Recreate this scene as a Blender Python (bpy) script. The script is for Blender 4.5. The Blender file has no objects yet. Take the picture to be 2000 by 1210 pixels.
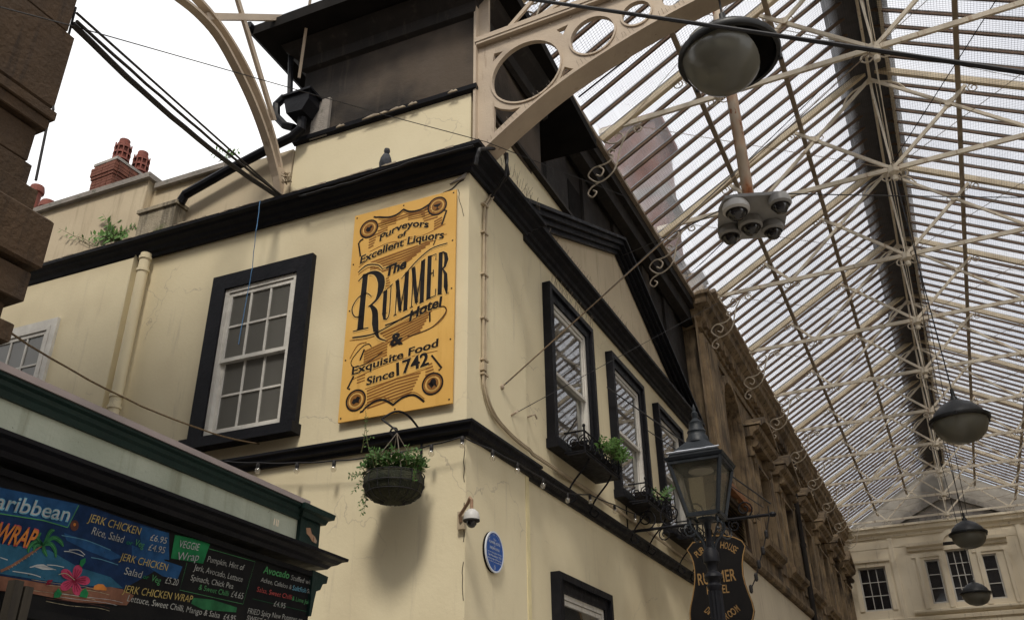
import bpy, math, random
from mathutils import Vector, Matrix
random.seed(7)
R_ = random.Random(11)
SC = bpy.context.scene
COL = SC.collection
PI = math.pi
# ------------------------------------------------------------------ camera
FPX, CX, CY = 1725.97, 1000.0, 605.0
CR = Vector((0.9026635, 0.4301445, -0.0132024))
CU = Vector((0.2118009, -0.4173427, 0.8837225))
CF = Vector((-0.3746185, 0.8005004, 0.4678250))
CAM = Vector((3.5576, -6.6025, 1.6))
cd = bpy.data.cameras.new('camera'); cam = bpy.data.objects.new('camera', cd); COL.objects.link(cam)
cam.matrix_world = Matrix(((CR.x, CU.x, -CF.x, CAM.x), (CR.y, CU.y, -CF.y, CAM.y), (CR.z, CU.z, -CF.z, CAM.z), (0, 0, 0, 1)))
cd.sensor_width = 36; cd.lens = FPX / 2000 * 36; cd.clip_start = .05; cd.clip_end = 3000
SC.camera = cam
# ------------------------------------------------------------------ world, sun, exposure
SUN_EL = math.radians(53)
ldir = Vector((-.13, .37, -.52)).normalized()          # the way the light travels
w = bpy.data.worlds.new('World'); SC.world = w; w.use_nodes = True
nt = w.node_tree; nt.nodes.clear()
out = nt.nodes.new('ShaderNodeOutputWorld'); bg = nt.nodes.new('ShaderNodeBackground')
sky = nt.nodes.new('ShaderNodeTexSky'); sky.sky_type = 'NISHITA'; sky.sun_disc = False
sky.sun_elevation = SUN_EL; sky.sun_rotation = math.atan2(-ldir.x, -ldir.y)
hs = nt.nodes.new('ShaderNodeHueSaturation'); hs.inputs['Saturation'].default_value = .38; hs.inputs['Value'].default_value = 1.35
tc = nt.nodes.new('ShaderNodeTexCoord'); nz = nt.nodes.new('ShaderNodeTexNoise'); nz.inputs['Scale'].default_value = 2.2; nz.inputs['Detail'].default_value = 6
rp = nt.nodes.new('ShaderNodeValToRGB'); rp.color_ramp.elements[0].position = .36; rp.color_ramp.elements[1].position = .56
mx = nt.nodes.new('ShaderNodeMix'); mx.data_type = 'RGBA'; mx.inputs[7].default_value = (8.3, 8.25, 8.2, 1)
nt.links.new(tc.outputs['Generated'], nz.inputs['Vector']); nt.links.new(nz.outputs['Fac'], rp.inputs['Fac'])
nt.links.new(sky.outputs[0], hs.inputs['Color']); nt.links.new(rp.outputs['Color'], mx.inputs[0]); nt.links.new(hs.outputs[0], mx.inputs[6])
nt.links.new(mx.outputs[2], bg.inputs[0]); bg.inputs[1].default_value = .1
nt.links.new(bg.outputs[0], out.inputs[0])
sd = bpy.data.lights.new('sun', 'SUN'); sd.energy = 1.5; sd.angle = math.radians(11); sd.color = (1, .93, .82)
sun = bpy.data.objects.new('sun', sd); COL.objects.link(sun); sun.location = (0, -20, 30)
sun.rotation_euler = ldir.to_track_quat('-Z', 'Y').to_euler()
vs = SC.view_settings; vs.view_transform = 'Standard'; vs.look = 'None'; vs.gamma = 1; vs.use_curve_mapping = False
vs.exposure = 0.76
SC.cycles.use_denoising = True; SC.cycles.max_bounces = 7; SC.cycles.diffuse_bounces = 4; SC.cycles.transparent_max_bounces = 12
SC.cycles.sample_clamp_indirect = 6

# ------------------------------------------------------------------ frames (real planes of the place)
class Fr:
    """a runs to the right along a wall seen from outside, d outwards, z up"""
    def __init__(s, o, ax, n): s.o = Vector(o); s.ax = Vector(ax).normalized(); s.n = Vector(n).normalized()
    def P(s, a, d, z): return s.o + s.ax * a + s.n * d + Vector((0, 0, z))
    def px(s, u, v, d=0):                               # photo pixel -> (a, z) on the wall plane pushed out by d
        r = CR * ((u - CX) / FPX) - CU * ((v - CY) / FPX) + CF
        o = s.o + s.n * d
        t = (o - CAM).dot(s.n) / r.dot(s.n); p = CAM + r * t
        return (p - s.o).dot(s.ax), p.z
G_ = .045
FA = Fr((0, 0, 0), (math.cos(G_), math.sin(G_), 0), (math.sin(G_), -math.cos(G_), 0))
FB = Fr((0, 0, 0), (0, 1, 0), (1, 0, 0))
def FY(y): return Fr((0, y, 0), (1, 0, 0), (0, -1, 0))
KD = Vector((-.0637, .99797, 0)); FK = Fr((.2927, -2.4128, 0), KD, (KD.y, -KD.x, 0))
FW = Fr((0, 0, 0), (1, 0, 0), (0, -1, 0))               # world: a = x, d = -y

# ------------------------------------------------------------------ objects
WM = {}
def reg(o, M): WM[o.name] = M
def thing(name, label, cat, loc=(0, 0, 0), rz=0, group=None, kind=None):
    o = bpy.data.objects.new(name, None); COL.objects.link(o); o.empty_display_size = .1
    o.location = loc; o.rotation_euler = (0, 0, rz)
    reg(o, Matrix.Translation(Vector(loc)) @ Matrix.Rotation(rz, 4, 'Z'))
    tag(o, label, cat, group, kind); return o
def tag(o, label=None, cat=None, group=None, kind=None):
    if label: o['label'] = label
    if cat: o['category'] = cat
    if group: o['group'] = group
    if kind: o['kind'] = kind
    return o
def inst(mesh, name, parent, M):
    o = bpy.data.objects.new(name, mesh); COL.objects.link(o)
    if parent: o.parent = parent; o.matrix_basis = WM[parent.name].inverted() @ M
    else: o.matrix_basis = M
    reg(o, M); return o
class MB:
    def __init__(s): s.v = []; s.f = []
    def add(s, vs, fs):
        n = len(s.v); s.v += [Vector(p) for p in vs]; s.f += [tuple(i + n for i in f) for f in fs]; return s
    def box(s, fr, a0, a1, d0, d1, z0, z1):
        P = fr.P
        return s.add([P(a0, d0, z0), P(a1, d0, z0), P(a1, d1, z0), P(a0, d1, z0), P(a0, d0, z1), P(a1, d0, z1), P(a1, d1, z1), P(a0, d1, z1)],
                     [(0, 1, 2, 3), (4, 7, 6, 5), (0, 4, 5, 1), (1, 5, 6, 2), (2, 6, 7, 3), (3, 7, 4, 0)])
    def obox(s, p0, p1, wx, wz, up=(0, 0, 1)):          # a bar from p0 to p1
        p0 = Vector(p0); p1 = Vector(p1); t = (p1 - p0).normalized(); u = Vector(up); sx = t.cross(u)
        if sx.length < 1e-4: sx = t.cross(Vector((1, 0, 0)))
        sx.normalize(); uz = sx.cross(t)
        a = sx * wx / 2; b = uz * wz / 2
        return s.add([p0 - a - b, p0 + a - b, p0 + a + b, p0 - a + b, p1 - a - b, p1 + a - b, p1 + a + b, p1 - a + b],
                     [(0, 1, 2, 3), (7, 6, 5, 4), (0, 4, 5, 1), (1, 5, 6, 2), (2, 6, 7, 3), (3, 7, 4, 0)])
    def tube(s, pts, r, n=6, cap=True):
        pts = [Vector(p) for p in pts]; rings = []; m = len(pts); prev = None
        rr = r if isinstance(r, (list, tuple)) else [r] * m
        for i in range(m):
            t = (pts[min(i + 1, m - 1)] - pts[max(i - 1, 0)])
            t = t.normalized() if t.length > 1e-9 else Vector((0, 0, 1))
            if prev is None:
                u = Vector((0, 0, 1)) if abs(t.z) < .9 else Vector((1, 0, 0)); x = t.cross(u).normalized()
            else:
                x = (prev - t * prev.dot(t)); x = x.normalized() if x.length > 1e-6 else t.orthogonal().normalized()
            prev = x; y = t.cross(x)
            rings.append([pts[i] + (x * math.cos(2 * PI * k / n) + y * math.sin(2 * PI * k / n)) * rr[i] for k in range(n)])
        vs_ = [p for rg in rings for p in rg]; fs = []
        for i in range(m - 1):
            for k in range(n): fs.append((i * n + k, i * n + (k + 1) % n, (i + 1) * n + (k + 1) % n, (i + 1) * n + k))
        if cap: fs.append(tuple(range(n))[::-1]); fs.append(tuple((m - 1) * n + k for k in range(n)))
        return s.add(vs_, fs)
    def lathe(s, prof, c, n=24, ax=None, a0=0, a1=2 * PI):
        c = Vector(c); z = Vector(ax).normalized() if ax else Vector((0, 0, 1)); x = z.orthogonal().normalized() if ax else Vector((1, 0, 0)); y = z.cross(x)
        full = abs(a1 - a0 - 2 * PI) < 1e-6; m = n if full else n + 1; vs_ = []; fs = []
        for (r, h) in prof:
            for k in range(m):
                t = a0 + (a1 - a0) * k / n; vs_.append(c + z * h + (x * math.cos(t) + y * math.sin(t)) * max(r, 1e-4))
        for i in range(len(prof) - 1):
            for k in range(n): fs.append((i * m + k, i * m + (k + 1) % m, (i + 1) * m + (k + 1) % m, (i + 1) * m + k))
        return s.add(vs_, fs)
    def prism(s, fr, poly, d0, d1):                     # poly of (a, z), any simple outline
        n = len(poly)
        return s.add([fr.P(a, d0, z) for a, z in poly] + [fr.P(a, d1, z) for a, z in poly],
                     [tuple(range(n)), tuple(range(2 * n - 1, n - 1, -1))] + [(i, i + n, (i + 1) % n + n, (i + 1) % n) for i in range(n)])
    def run(s, fr, prof, a0, a1):                       # moulding of profile (d, z) along a
        n = len(prof)
        return s.add([fr.P(a0, d, z) for d, z in prof] + [fr.P(a1, d, z) for d, z in prof],
                     [tuple(range(n)), tuple(range(2 * n - 1, n - 1, -1))] + [(i, i + n, (i + 1) % n + n, (i + 1) % n) for i in range(n)])
    def sweep(s, path, prof, closed=False):             # plan path, outside on the right-hand side; profile (d, z)
        path = [Vector((p[0], p[1])) for p in path]; m = len(path); n = len(prof); vs_ = []
        for i in range(m):
            ns = []
            if i > 0 or closed: t = (path[i] - path[i - 1]).normalized(); ns.append(Vector((t.y, -t.x)))
            if i < m - 1 or closed: t = (path[(i + 1) % m] - path[i]).normalized(); ns.append(Vector((t.y, -t.x)))
            if len(ns) == 2:
                b = (ns[0] + ns[1]).normalized(); b = b / max(.2, b.dot(ns[0]))
            else: b = ns[0]
            for d, z in prof: vs_.append(Vector((path[i].x + b.x * d, path[i].y + b.y * d, z)))
        fs = []
        for i in range(m if closed else m - 1):
            j = (i + 1) % m
            for k in range(n): fs.append((i * n + k, i * n + (k + 1) % n, j * n + (k + 1) % n, j * n + k))
        if not closed: fs.append(tuple(range(n))[::-1]); fs.append(tuple((m - 1) * n + k for k in range(n)))
        return s.add(vs_, fs)
    def mesh(s, name, m, M=None, smooth=False):
        inv = M.inverted() if M else Matrix()
        me = bpy.data.meshes.new(name); me.from_pydata([inv @ p for p in s.v], [], s.f)
        me.materials.append(m)
        import bmesh
        bm = bmesh.new(); bm.from_mesh(me); bmesh.ops.recalc_face_normals(bm, faces=bm.faces); bm.to_mesh(me); bm.free()
        if smooth:
            for p in me.polygons: p.use_smooth = True
            try: me.set_sharp_from_angle(angle=math.radians(40))
            except Exception: pass
        me.update(); return me
    def build(s, name, m, parent=None, smooth=False, loc=None):
        M = WM[parent.name] if parent else Matrix.Translation(Vector(loc or (0, 0, 0)))
        o = bpy.data.objects.new(name, s.mesh(name, m, M, smooth)); COL.objects.link(o)
        if parent: o.parent = parent
        else: o.location = loc or (0, 0, 0)
        reg(o, M); return o

# ------------------------------------------------------------------ materials
def mat(name, c1, c2=None, scale=3, rough=.75, metal=0, bump=.0, streak=None, spots=None, spec=.25, bscale=40, stretch=(1, 1, 1), c3=None, c3pos=.62, crack=None):
    m = bpy.data.materials.new(name); m.use_nodes = True; t = m.node_tree; N = t.nodes; L = t.links
    b = N['Principled BSDF']; b.inputs['Roughness'].default_value = rough; b.inputs['Metallic'].default_value = metal
    b.inputs['Specular IOR Level'].default_value = spec
    tcn = N.new('ShaderNodeTexCoord'); mp = N.new('ShaderNodeMapping'); mp.inputs['Scale'].default_value = stretch
    L.new(tcn.outputs['Object'], mp.inputs[0])
    def noise(sc, det=5, vec=None, ro=.6):
        n = N.new('ShaderNodeTexNoise'); n.inputs['Scale'].default_value = sc; n.inputs['Detail'].default_value = det; n.inputs['Roughness'].default_value = ro
        L.new(vec or mp.outputs[0], n.inputs['Vector']); return n
    def mix(f, a, bcol):
        x = N.new('ShaderNodeMix'); x.data_type = 'RGBA'
        L.new(f, x.inputs[0])
        if isinstance(a, tuple): x.inputs[6].default_value = (*a, 1)
        else: L.new(a, x.inputs[6])
        x.inputs[7].default_value = (*bcol, 1); return x.outputs[2]
    def ramp(src, p0, p1, v0=0, v1=1):
        r = N.new('ShaderNodeMapRange'); r.inputs['From Min'].default_value = p0; r.inputs['From Max'].default_value = p1
        r.inputs['To Min'].default_value = v0; r.inputs['To Max'].default_value = v1; L.new(src, r.inputs['Value']); return r.outputs[0]
    c2 = c2 or tuple(x * .8 for x in c1)
    col = mix(ramp(noise(scale).outputs['Fac'], .35, .65), c1, c2)
    if streak:                                          # (colour, threshold) long vertical run marks
        mp2 = N.new('ShaderNodeMapping'); mp2.inputs['Scale'].default_value = (5, 5, .45); L.new(tcn.outputs['Object'], mp2.inputs[0])
        n2 = noise(1.6, 6, mp2.outputs[0], .65); col = mix(ramp(n2.outputs['Fac'], streak[1], streak[1] + streak[2]), col, streak[0])
    if c3: col = mix(ramp(noise(scale * .37, 4).outputs['Fac'], c3pos, c3pos + .12), col, c3)
    if spots: col = mix(ramp(noise(spots[1], 8, None, .7).outputs['Fac'], spots[2], spots[2] + .03), col, spots[0])
    if crack:
        wn_ = noise(2.5, 4); vm = N.new('ShaderNodeVectorMath'); vm.operation = 'MULTIPLY_ADD'; vm.inputs[1].default_value = (.35, .35, .35); L.new(wn_.outputs['Color'], vm.inputs[0]); L.new(mp.outputs[0], vm.inputs[2])
        vo = N.new('ShaderNodeTexVoronoi'); vo.feature = 'DISTANCE_TO_EDGE'; vo.inputs['Scale'].default_value = .8; L.new(vm.outputs[0], vo.inputs['Vector'])
        lt = ramp(vo.outputs['Distance'], .0, .0045, 1, 0); mk = ramp(noise(.9, 3).outputs['Fac'], .50, .60); mm_ = N.new('ShaderNodeMath'); mm_.operation = 'MULTIPLY'; L.new(lt, mm_.inputs[0]); L.new(mk, mm_.inputs[1])
        col = mix(mm_.outputs[0], col, crack)
    L.new(col, b.inputs['Base Color'])
    L.new(ramp(noise(scale * 2.3).outputs['Fac'], .3, .7, max(.03, rough - .12), min(1, rough + .1)), b.inputs['Roughness'])
    if bump:
        bn = N.new('ShaderNodeBump'); bn.inputs['Strength'].default_value = bump; bn.inputs['Distance'].default_value = .02
        L.new(noise(bscale, 6).outputs['Fac'], bn.inputs['Height']); L.new(bn.outputs[0], b.inputs['Normal'])
    return m
def glass(name, tint, gl=.06, rough=.03, diff=0, dcol=(.5, .5, .5), dirt=0):
    m = bpy.data.materials.new(name); m.use_nodes = True; t = m.node_tree; N = t.nodes; L = t.links; N.clear()
    o = N.new('ShaderNodeOutputMaterial'); tr = N.new('ShaderNodeBsdfTransparent'); tr.inputs[0].default_value = (*tint, 1)
    g = N.new('ShaderNodeBsdfGlossy'); g.inputs['Roughness'].default_value = rough
    f = N.new('ShaderNodeLayerWeight'); f.inputs[0].default_value = .5
    pw = N.new('ShaderNodeMath'); pw.operation = 'POWER'; pw.inputs[1].default_value = 5; L.new(f.outputs['Facing'], pw.inputs[0])
    ad = N.new('ShaderNodeMath'); ad.inputs[1].default_value = gl; L.new(pw.outputs[0], ad.inputs[0])
    ad.use_clamp = True
    base = tr.outputs[0]
    if diff:
        d = N.new('ShaderNodeBsdfDiffuse'); d.inputs[0].default_value = (*dcol, 1); tl = N.new('ShaderNodeBsdfTranslucent'); tl.inputs[0].default_value = (*dcol, 1)
        a2 = N.new('ShaderNodeMixShader'); a2.inputs[0].default_value = .65; L.new(d.outputs[0], a2.inputs[1]); L.new(tl.outputs[0], a2.inputs[2])
        mm = N.new('ShaderNodeMixShader'); mm.inputs[0].default_value = diff
        if dirt:
            tcn = N.new('ShaderNodeTexCoord'); nn = N.new('ShaderNodeTexNoise'); nn.inputs['Scale'].default_value = 1.1; nn.inputs['Detail'].default_value = 7
            oi = N.new('ShaderNodeObjectInfo'); av = N.new('ShaderNodeVectorMath'); av.operation = 'ADD'
            L.new(tcn.outputs['Object'], av.inputs[0]); L.new(oi.outputs['Location'], av.inputs[1]); L.new(av.outputs[0], nn.inputs['Vector'])
            mr = N.new('ShaderNodeMapRange'); mr.inputs['From Min'].default_value = .35; mr.inputs['From Max'].default_value = .7
            mr.inputs['To Min'].default_value = diff - dirt; mr.inputs['To Max'].default_value = min(1, diff + dirt); L.new(nn.outputs['Fac'], mr.inputs['Value']); rm = N.new('ShaderNodeMath'); rm.operation = 'MULTIPLY_ADD'; rm.inputs[1].default_value = .22; L.new(oi.outputs['Random'], rm.inputs[0]); L.new(mr.outputs[0], rm.inputs[2]); L.new(rm.outputs[0], mm.inputs[0])
        L.new(tr.outputs[0], mm.inputs[1]); L.new(a2.outputs[0], mm.inputs[2]); base = mm.outputs[0]
    s = N.new('ShaderNodeMixShader'); L.new(ad.outputs[0], s.inputs[0]); L.new(base, s.inputs[1]); L.new(g.outputs[0], s.inputs[2]); L.new(s.outputs[0], o.inputs[0])
    return m
M = {}
M['cream'] = mat('cream_stucco', (.70, .62, .43), (.64, .56, .38), .9, .85, bump=.10, bscale=30, streak=((.42, .36, .265), .60, .25), spots=((.30, .25, .18), 14, .735), c3=(.58, .50, .34), c3pos=.50, crack=(.44, .38, .28))
M['cream2'] = mat('cream_stucco_weathered', (.58, .49, .345), (.51, .425, .30), 1.2, .85, bump=.14, bscale=30, streak=((.36, .29, .20), .54, .22), spots=((.25, .21, .15), 10, .70))
M['yellow_edge'] = mat('pale_yellow_paint', (.72, .62, .36), (.62, .54, .32), 3, .8, bump=.3, spots=((.2, .15, .1), 9, .66))
M['black'] = mat('black_gloss_paint', (.007, .0075, .010), (.011, .011, .014), 4, .5, bump=.2, bscale=25, spots=((.14, .135, .12), 34, .735), spec=.13)
M['grime'] = mat('soot_blackened_render', (.034, .028, .024), (.020, .018, .017), 1.1, .9, bump=.4, bscale=18, streak=((.075, .058, .045), .55, .22), spots=((.20, .17, .13), 13, .72), c3=(.085, .066, .050), c3pos=.47)
M['grime2'] = mat('dark_boarding', (.032, .027, .024), (.02, .018, .017), 1.5, .85, bump=.3, streak=((.06, .05, .04), .56, .2))
M['void'] = mat('void_black', (.008, .0075, .007), (.014, .012, .011), 2, .9, spec=.1)  # flat black, also painted for the dark void between the boards
M['white'] = mat('white_painted_timber', (.62, .60, .55), (.50, .48, .44), 6, .5, bump=.15, streak=((.36, .33, .28), .6, .15))
M['iron'] = mat('cream_painted_iron', (.50, .41, .31), (.42, .34, .26), 2.5, .6, bump=.2, streak=((.22, .15, .10), .62, .12), spots=((.13, .08, .05), 11, .70))
M['iron2'] = mat('truss_cream_iron', (.74, .66, .52), (.62, .54, .42), 3, .65, streak=((.40, .28, .18), .58, .1), spots=((.20, .12, .07), 9, .655))
M['rafter'] = mat('pale_timber_rafter', (.72, .61, .43), (.56, .46, .32), 3, .7, spots=((.22, .13, .07), 7, .66))
M['bar'] = mat('brown_glazing_bar', (.18, .105, .062), (.11, .068, .042), 3, .7, spots=((.35, .25, .15), 6, .66))
M['flash'] = mat('lead_flashing', (.34, .36, .38), (.24, .25, .26), 5, .55)
M['purlin'] = mat('brown_purlin', (.40, .33, .25), (.28, .22, .16), 3, .7)
M['scroll'] = mat('wrought_scroll_iron', (.60, .53, .42), (.45, .38, .29), 5, .6)
M['net'] = mat('galvanised_wire', (.12, .11, .10), (.09, .08, .075), 9, .6)
M['rgl'] = glass('dirty_roof_glass', (.80, .81, .85), .01, .08, .12, (.88, .89, .92), .10)
M['pane'] = glass('window_glass', (.6, .62, .62), .26, .025, .16, (.26, .26, .25))
M['pane_dirty'] = glass('dusty_window_glass', (.55, .56, .55), .05, .10, .66, (.42, .41, .375))
M['blind'] = mat('grey_blind', (.16, .155, .14), (.12, .115, .105), 2, .9)
M['room'] = mat('dark_room', (.02, .02, .02), (.03, .03, .03), 2, .9)
M['dirtbowl'] = glass('frosted_bowl', (.4, .4, .36), .05, .22, .94, (.31, .305, .26))
M['lampblack'] = mat('weathered_black_enamel', (.012, .013, .014), (.022, .022, .022), 6, .45, bump=.1, spec=.3, spots=((.10, .10, .095), 25, .76))
M['rust'] = mat('rusting_painted_steel', (.46, .37, .27), (.40, .32, .24), 5, .6, bump=.25, c3=(.34, .12, .035), c3pos=.45, spots=((.22, .07, .02), 9, .56), stretch=(1, 1, .35))
M['rust2'] = mat('brown_rusted_tube', (.26, .17, .11), (.20, .12, .07), 9, .7, c3=(.32, .20, .13), c3pos=.5)
M['cctv'] = mat('grey_camera_housing', (.27, .265, .255), (.22, .215, .21), 6, .4)
M['cctvw'] = mat('white_camera_housing', (.52, .51, .49), (.46, .45, .43), 8, .4)
M['dark_glass'] = mat('smoked_dome', (.01, .01, .012), (.015, .015, .018), 3, .06, spec=.7)
M['cable'] = mat('black_cable', (.014, .014, .016), (.022, .02, .02), 10, .55)
M['rope'] = mat('dry_brown_cable', (.16, .11, .06), (.08, .055, .035), 30, .8)
M['conduit'] = mat('cream_conduit', (.44, .36, .25), (.36, .29, .20), 8, .6)
M['blue'] = mat('blue_cord', (.08, .2, .4), (.1, .25, .45), 9, .6)
M['stone'] = mat('sooty_sandstone', (.34, .25, .15), (.19, .14, .088), 1.8, .9, bump=.7, bscale=16, streak=((.07, .055, .042), .50, .16), spots=((.42, .36, .26), 9, .68), c3=(.085, .066, .05), c3pos=.54)
M['stone2'] = mat('brown_stone', (.070, .043, .024), (.045, .029, .017), 1.6, .85, bump=.7, bscale=22, streak=((.028, .019, .013), .54, .2), spots=((.12, .09, .06), 22, .72))
M['farw'] = mat('cream_far_stucco', (.80, .71, .54), (.73, .64, .48), .6, .85, streak=((.42, .35, .25), .58, .2), spots=((.4, .33, .22), 3, .72))
M['coping'] = mat('weathered_coping_stone', (.30, .27, .24), (.20, .185, .165), 4, .85, bump=.5, spots=((.10, .10, .07), 8, .60))
M['planter'] = mat('lichened_render', (.36, .31, .23), (.24, .21, .15), 5, .9, bump=.6, c3=(.10, .12, .04), c3pos=.55, streak=((.14, .12, .09), .52, .12))
M['brick'] = mat('red_brick', (.17, .062, .038), (.105, .042, .029), 2, .9, bump=.4, spots=((.10, .06, .045), 4, .62))
M['mortar'] = mat('dark_mortar', (.14, .11, .085), (.09, .075, .06), 9, .95)
M['pot'] = mat('terracotta', (.20, .06, .042), (.13, .045, .034), 6, .8, spots=((.1, .05, .04), 8, .62))
M['green'] = mat('dark_green_paint', (.006, .019, .017), (.009, .026, .022), 5, .5, bump=.2, spec=.25, spots=((.10, .09, .07), 22, .76))
M['pgreen'] = mat('pale_green_board', (.44, .47, .38), (.35, .38, .30), 3, .7, bump=.25, spots=((.06, .06, .045), 34, .665), streak=((.24, .25, .18), .53, .2))
M['lead'] = mat('lead_roof_edge', (.30, .25, .24), (.22, .19, .185), 3, .7)
M['kblack'] = mat('chalkboard', (.005, .005, .006), (.008, .008, .008), 3, .75, spec=.12)
M['wood'] = mat('grey_weathered_post', (.045, .038, .028), (.025, .021, .017), 6, .8, stretch=(4, 4, .6))
M['sign'] = mat('mustard_sign_board', (.70, .42, .115), (.63, .36, .09), 1.3, .5, streak=((.50, .27, .06), .58, .25), spots=((.42, .24, .07), 18, .74))
M['sbrown'] = mat('ochre_sign_print', (.27, .115, .025), None, 3, .5)
M['sgold'] = mat('light_gold_sign_print', (.74, .47, .15), None, 3, .5)
M['sblack'] = mat('black_sign_print', (.012, .010, .010), None, 3, .45)
M['bgold'] = mat('dull_gold_leaf', (.27, .165, .065), (.20, .12, .05), 5, .45)
M['bsign'] = mat('black_hanging_board', (.006, .006, .007), (.010, .009, .009), 3, .6, spec=.12)
M['pblue'] = mat('plaque_blue', (.03, .09, .32), (.026, .08, .28), 3, .3)
M['pwhite'] = mat('plaque_white', (.62, .66, .74), None, 3, .35)
M['leaf'] = mat('leaf_green', (.07, .15, .032), (.03, .075, .018), 9, .6)
M['leaf2'] = mat('bright_leaf', (.12, .23, .05), (.06, .14, .03), 30, .6)
M['stem'] = mat('plant_stem', (.10, .10, .04), None, 9, .7)
M['liner'] = mat('mossy_basket_liner', (.045, .045, .027), (.022, .026, .017), 9, .95, bump=.8, bscale=60)
M['bulb'] = glass('clear_bulb', (.95, .93, .88), .12, .02, .2, (.85, .8, .7))
M['spike'] = mat('steel_spike', (.18, .15, .12), None, 9, .5)
M['lan'] = mat('blue_black_lantern_paint', (.007, .010, .014), (.011, .015, .02), 6, .5, spec=.3, bump=.25, spots=((.3, .31, .3), 16, .76))
M['lglass'] = glass('lantern_glass', (.62, .60, .54), .04, .06, .18, (.42, .40, .33), .10)
M['feather'] = mat('pigeon_grey', (.07, .075, .09), (.04, .043, .05), 20, .7)
M['gable'] = mat('grey_gable_render', (.24, .22, .19), (.17, .155, .135), 2, .9)
M['paving'] = mat('grey_stone_paving', (.34, .31, .28), (.26, .24, .215), 1, .85, bump=.3)
M['slate'] = mat('dark_slate', (.09, .09, .10), (.06, .06, .068), 4, .7)
M['peel'] = mat('flaking_cream_paint', (.45, .38, .28), (.22, .18, .14), 14, .85, bump=.5)
M['sag'] = mat('pale_awning_canvas', (.24, .32, .24), (.20, .27, .2), 3, .8)
M['grate'] = mat('dark_louvre', (.035, .03, .026), (.02, .018, .016), 3, .7)
M['orange'] = mat('orange_lit_edge', (.34, .15, .06), (.25, .11, .045), 5, .7)  # orange light painted in as base colour
for k, c in dict(c_blue=(.022, .085, .21), c_dblue=(.012, .035, .10), c_sea=(.03, .12, .20), c_cyan=(.20, .48, .62), c_white=(.48, .50, .50), c_orange=(.62, .22, .05), c_red=(.55, .10, .09), c_gold=(.50, .38, .13),
                 c_chalk=(.42, .42, .39), c_green=(.02, .20, .07), c_lgreen=(.09, .32, .12), c_pink=(.50, .06, .13), c_dpink=(.22, .015, .04), c_sand=(.24, .11, .07), c_dsand=(.12, .05, .04), c_palm=(.03, .15, .06), c_cream=(.42, .36, .24), c_lightblue=(.10, .25, .36)).items():
    c = tuple(x * .8 for x in c); M[k] = mat('chalk_paint_' + k[2:], c, tuple(x * .6 for x in c), 14, .85, spec=.12, spots=((.012, .012, .014), 40, .66))

# ------------------------------------------------------------------ lettering
def textmesh(txt, bold=0):
    cu = bpy.data.curves.new('t', 'FONT'); cu.body = txt; cu.size = 1; cu.offset = bold; cu.resolution_u = 3
    o = bpy.data.objects.new('t', cu); COL.objects.link(o)
    me = bpy.data.meshes.new_from_object(o.evaluated_get(bpy.context.evaluated_depsgraph_get()))
    v = [(p.co.x, p.co.y) for p in me.vertices]; f = [tuple(q.vertices) for q in me.polygons]
    bpy.data.objects.remove(o); bpy.data.curves.remove(cu); bpy.data.meshes.remove(me); return v, f
def lettering(mb, fr, txt, a0, z0, a1, z1, h, d, bold=.0, shear=0, warp=None, hb=None):
    """flat letters on the plane of fr at distance d, baseline (a0,z0)-(a1,z1), cap height h"""
    v, f = textmesh(txt, bold)
    if not v: return
    x0 = min(p[0] for p in v); x1 = max(p[0] for p in v); W = x1 - x0
    L = math.hypot(a1 - a0, z1 - z0); ca = (a1 - a0) / L; sa = (z1 - z0) / L; k = h / .72; vs_ = []
    for x, y in v:
        t = (x - x0) / W; yy = y * k * (1 if not hb else hb[0] + (hb[1] - hb[0]) * t); xx = t * L + shear * yy
        if warp: dz = warp(t)
        else: dz = 0
        vs_.append(fr.P(a0 + ca * xx - sa * yy * .5, d, z0 + sa * xx + yy + dz))
    mb.add(vs_, f)
def stroke(mb, fr, pts, wd, d, closed=False, th=.0008):
    """painted line: flat ribbon with real width on the plane"""
    n = len(pts); L = []; Rr = []
    for i in range(n):
        p = Vector(pts[i]); q = Vector(pts[(i + 1) % n] if (closed or i < n - 1) else pts[i]); r = Vector(pts[i - 1] if (closed or i > 0) else pts[i])
        t = (q - r); t = t.normalized() if t.length > 1e-9 else Vector((1, 0)); nn = Vector((-t.y, t.x)); w_ = (wd[i] if isinstance(wd, (list, tuple)) else wd) / 2
        L.append(p + nn * w_); Rr.append(p - nn * w_)
    vs_ = [fr.P(p.x, d, p.y) for p in L] + [fr.P(p.x, d, p.y) for p in Rr]
    mb.add(vs_, [(i, (i + 1) % n, n + (i + 1) % n, n + i) for i in range(n if closed else n - 1)])
def cr(pts, k=8):                                       # smooth curve through points
    o = []; n = len(pts); P_ = [Vector(p) for p in pts]
    for i in range(n - 1):
        p0 = P_[max(i - 1, 0)]; p1 = P_[i]; p2 = P_[i + 1]; p3 = P_[min(i + 2, n - 1)]
        for j in range(k):
            t = j / k; o.append(.5 * ((2 * p1) + (p2 - p0) * t + (2 * p0 - 5 * p1 + 4 * p2 - p3) * t * t + (3 * p1 - p0 - 3 * p2 + p3) * t ** 3))
    o.append(P_[-1]); return [tuple(p) for p in o]
def circ(c, r, n=28, a0=0, a1=2 * PI, ry=None):
    ry = ry or r; return [(c[0] + r * math.cos(a0 + (a1 - a0) * i / n), c[1] + ry * math.sin(a0 + (a1 - a0) * i / n)) for i in range(n + (0 if abs(a1 - a0 - 2 * PI) < 1e-6 else 1))]
def fan(mb, fr, poly, d):
    mb.add([fr.P(a, d, z) for a, z in poly], [tuple(range(len(poly)))])
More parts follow.
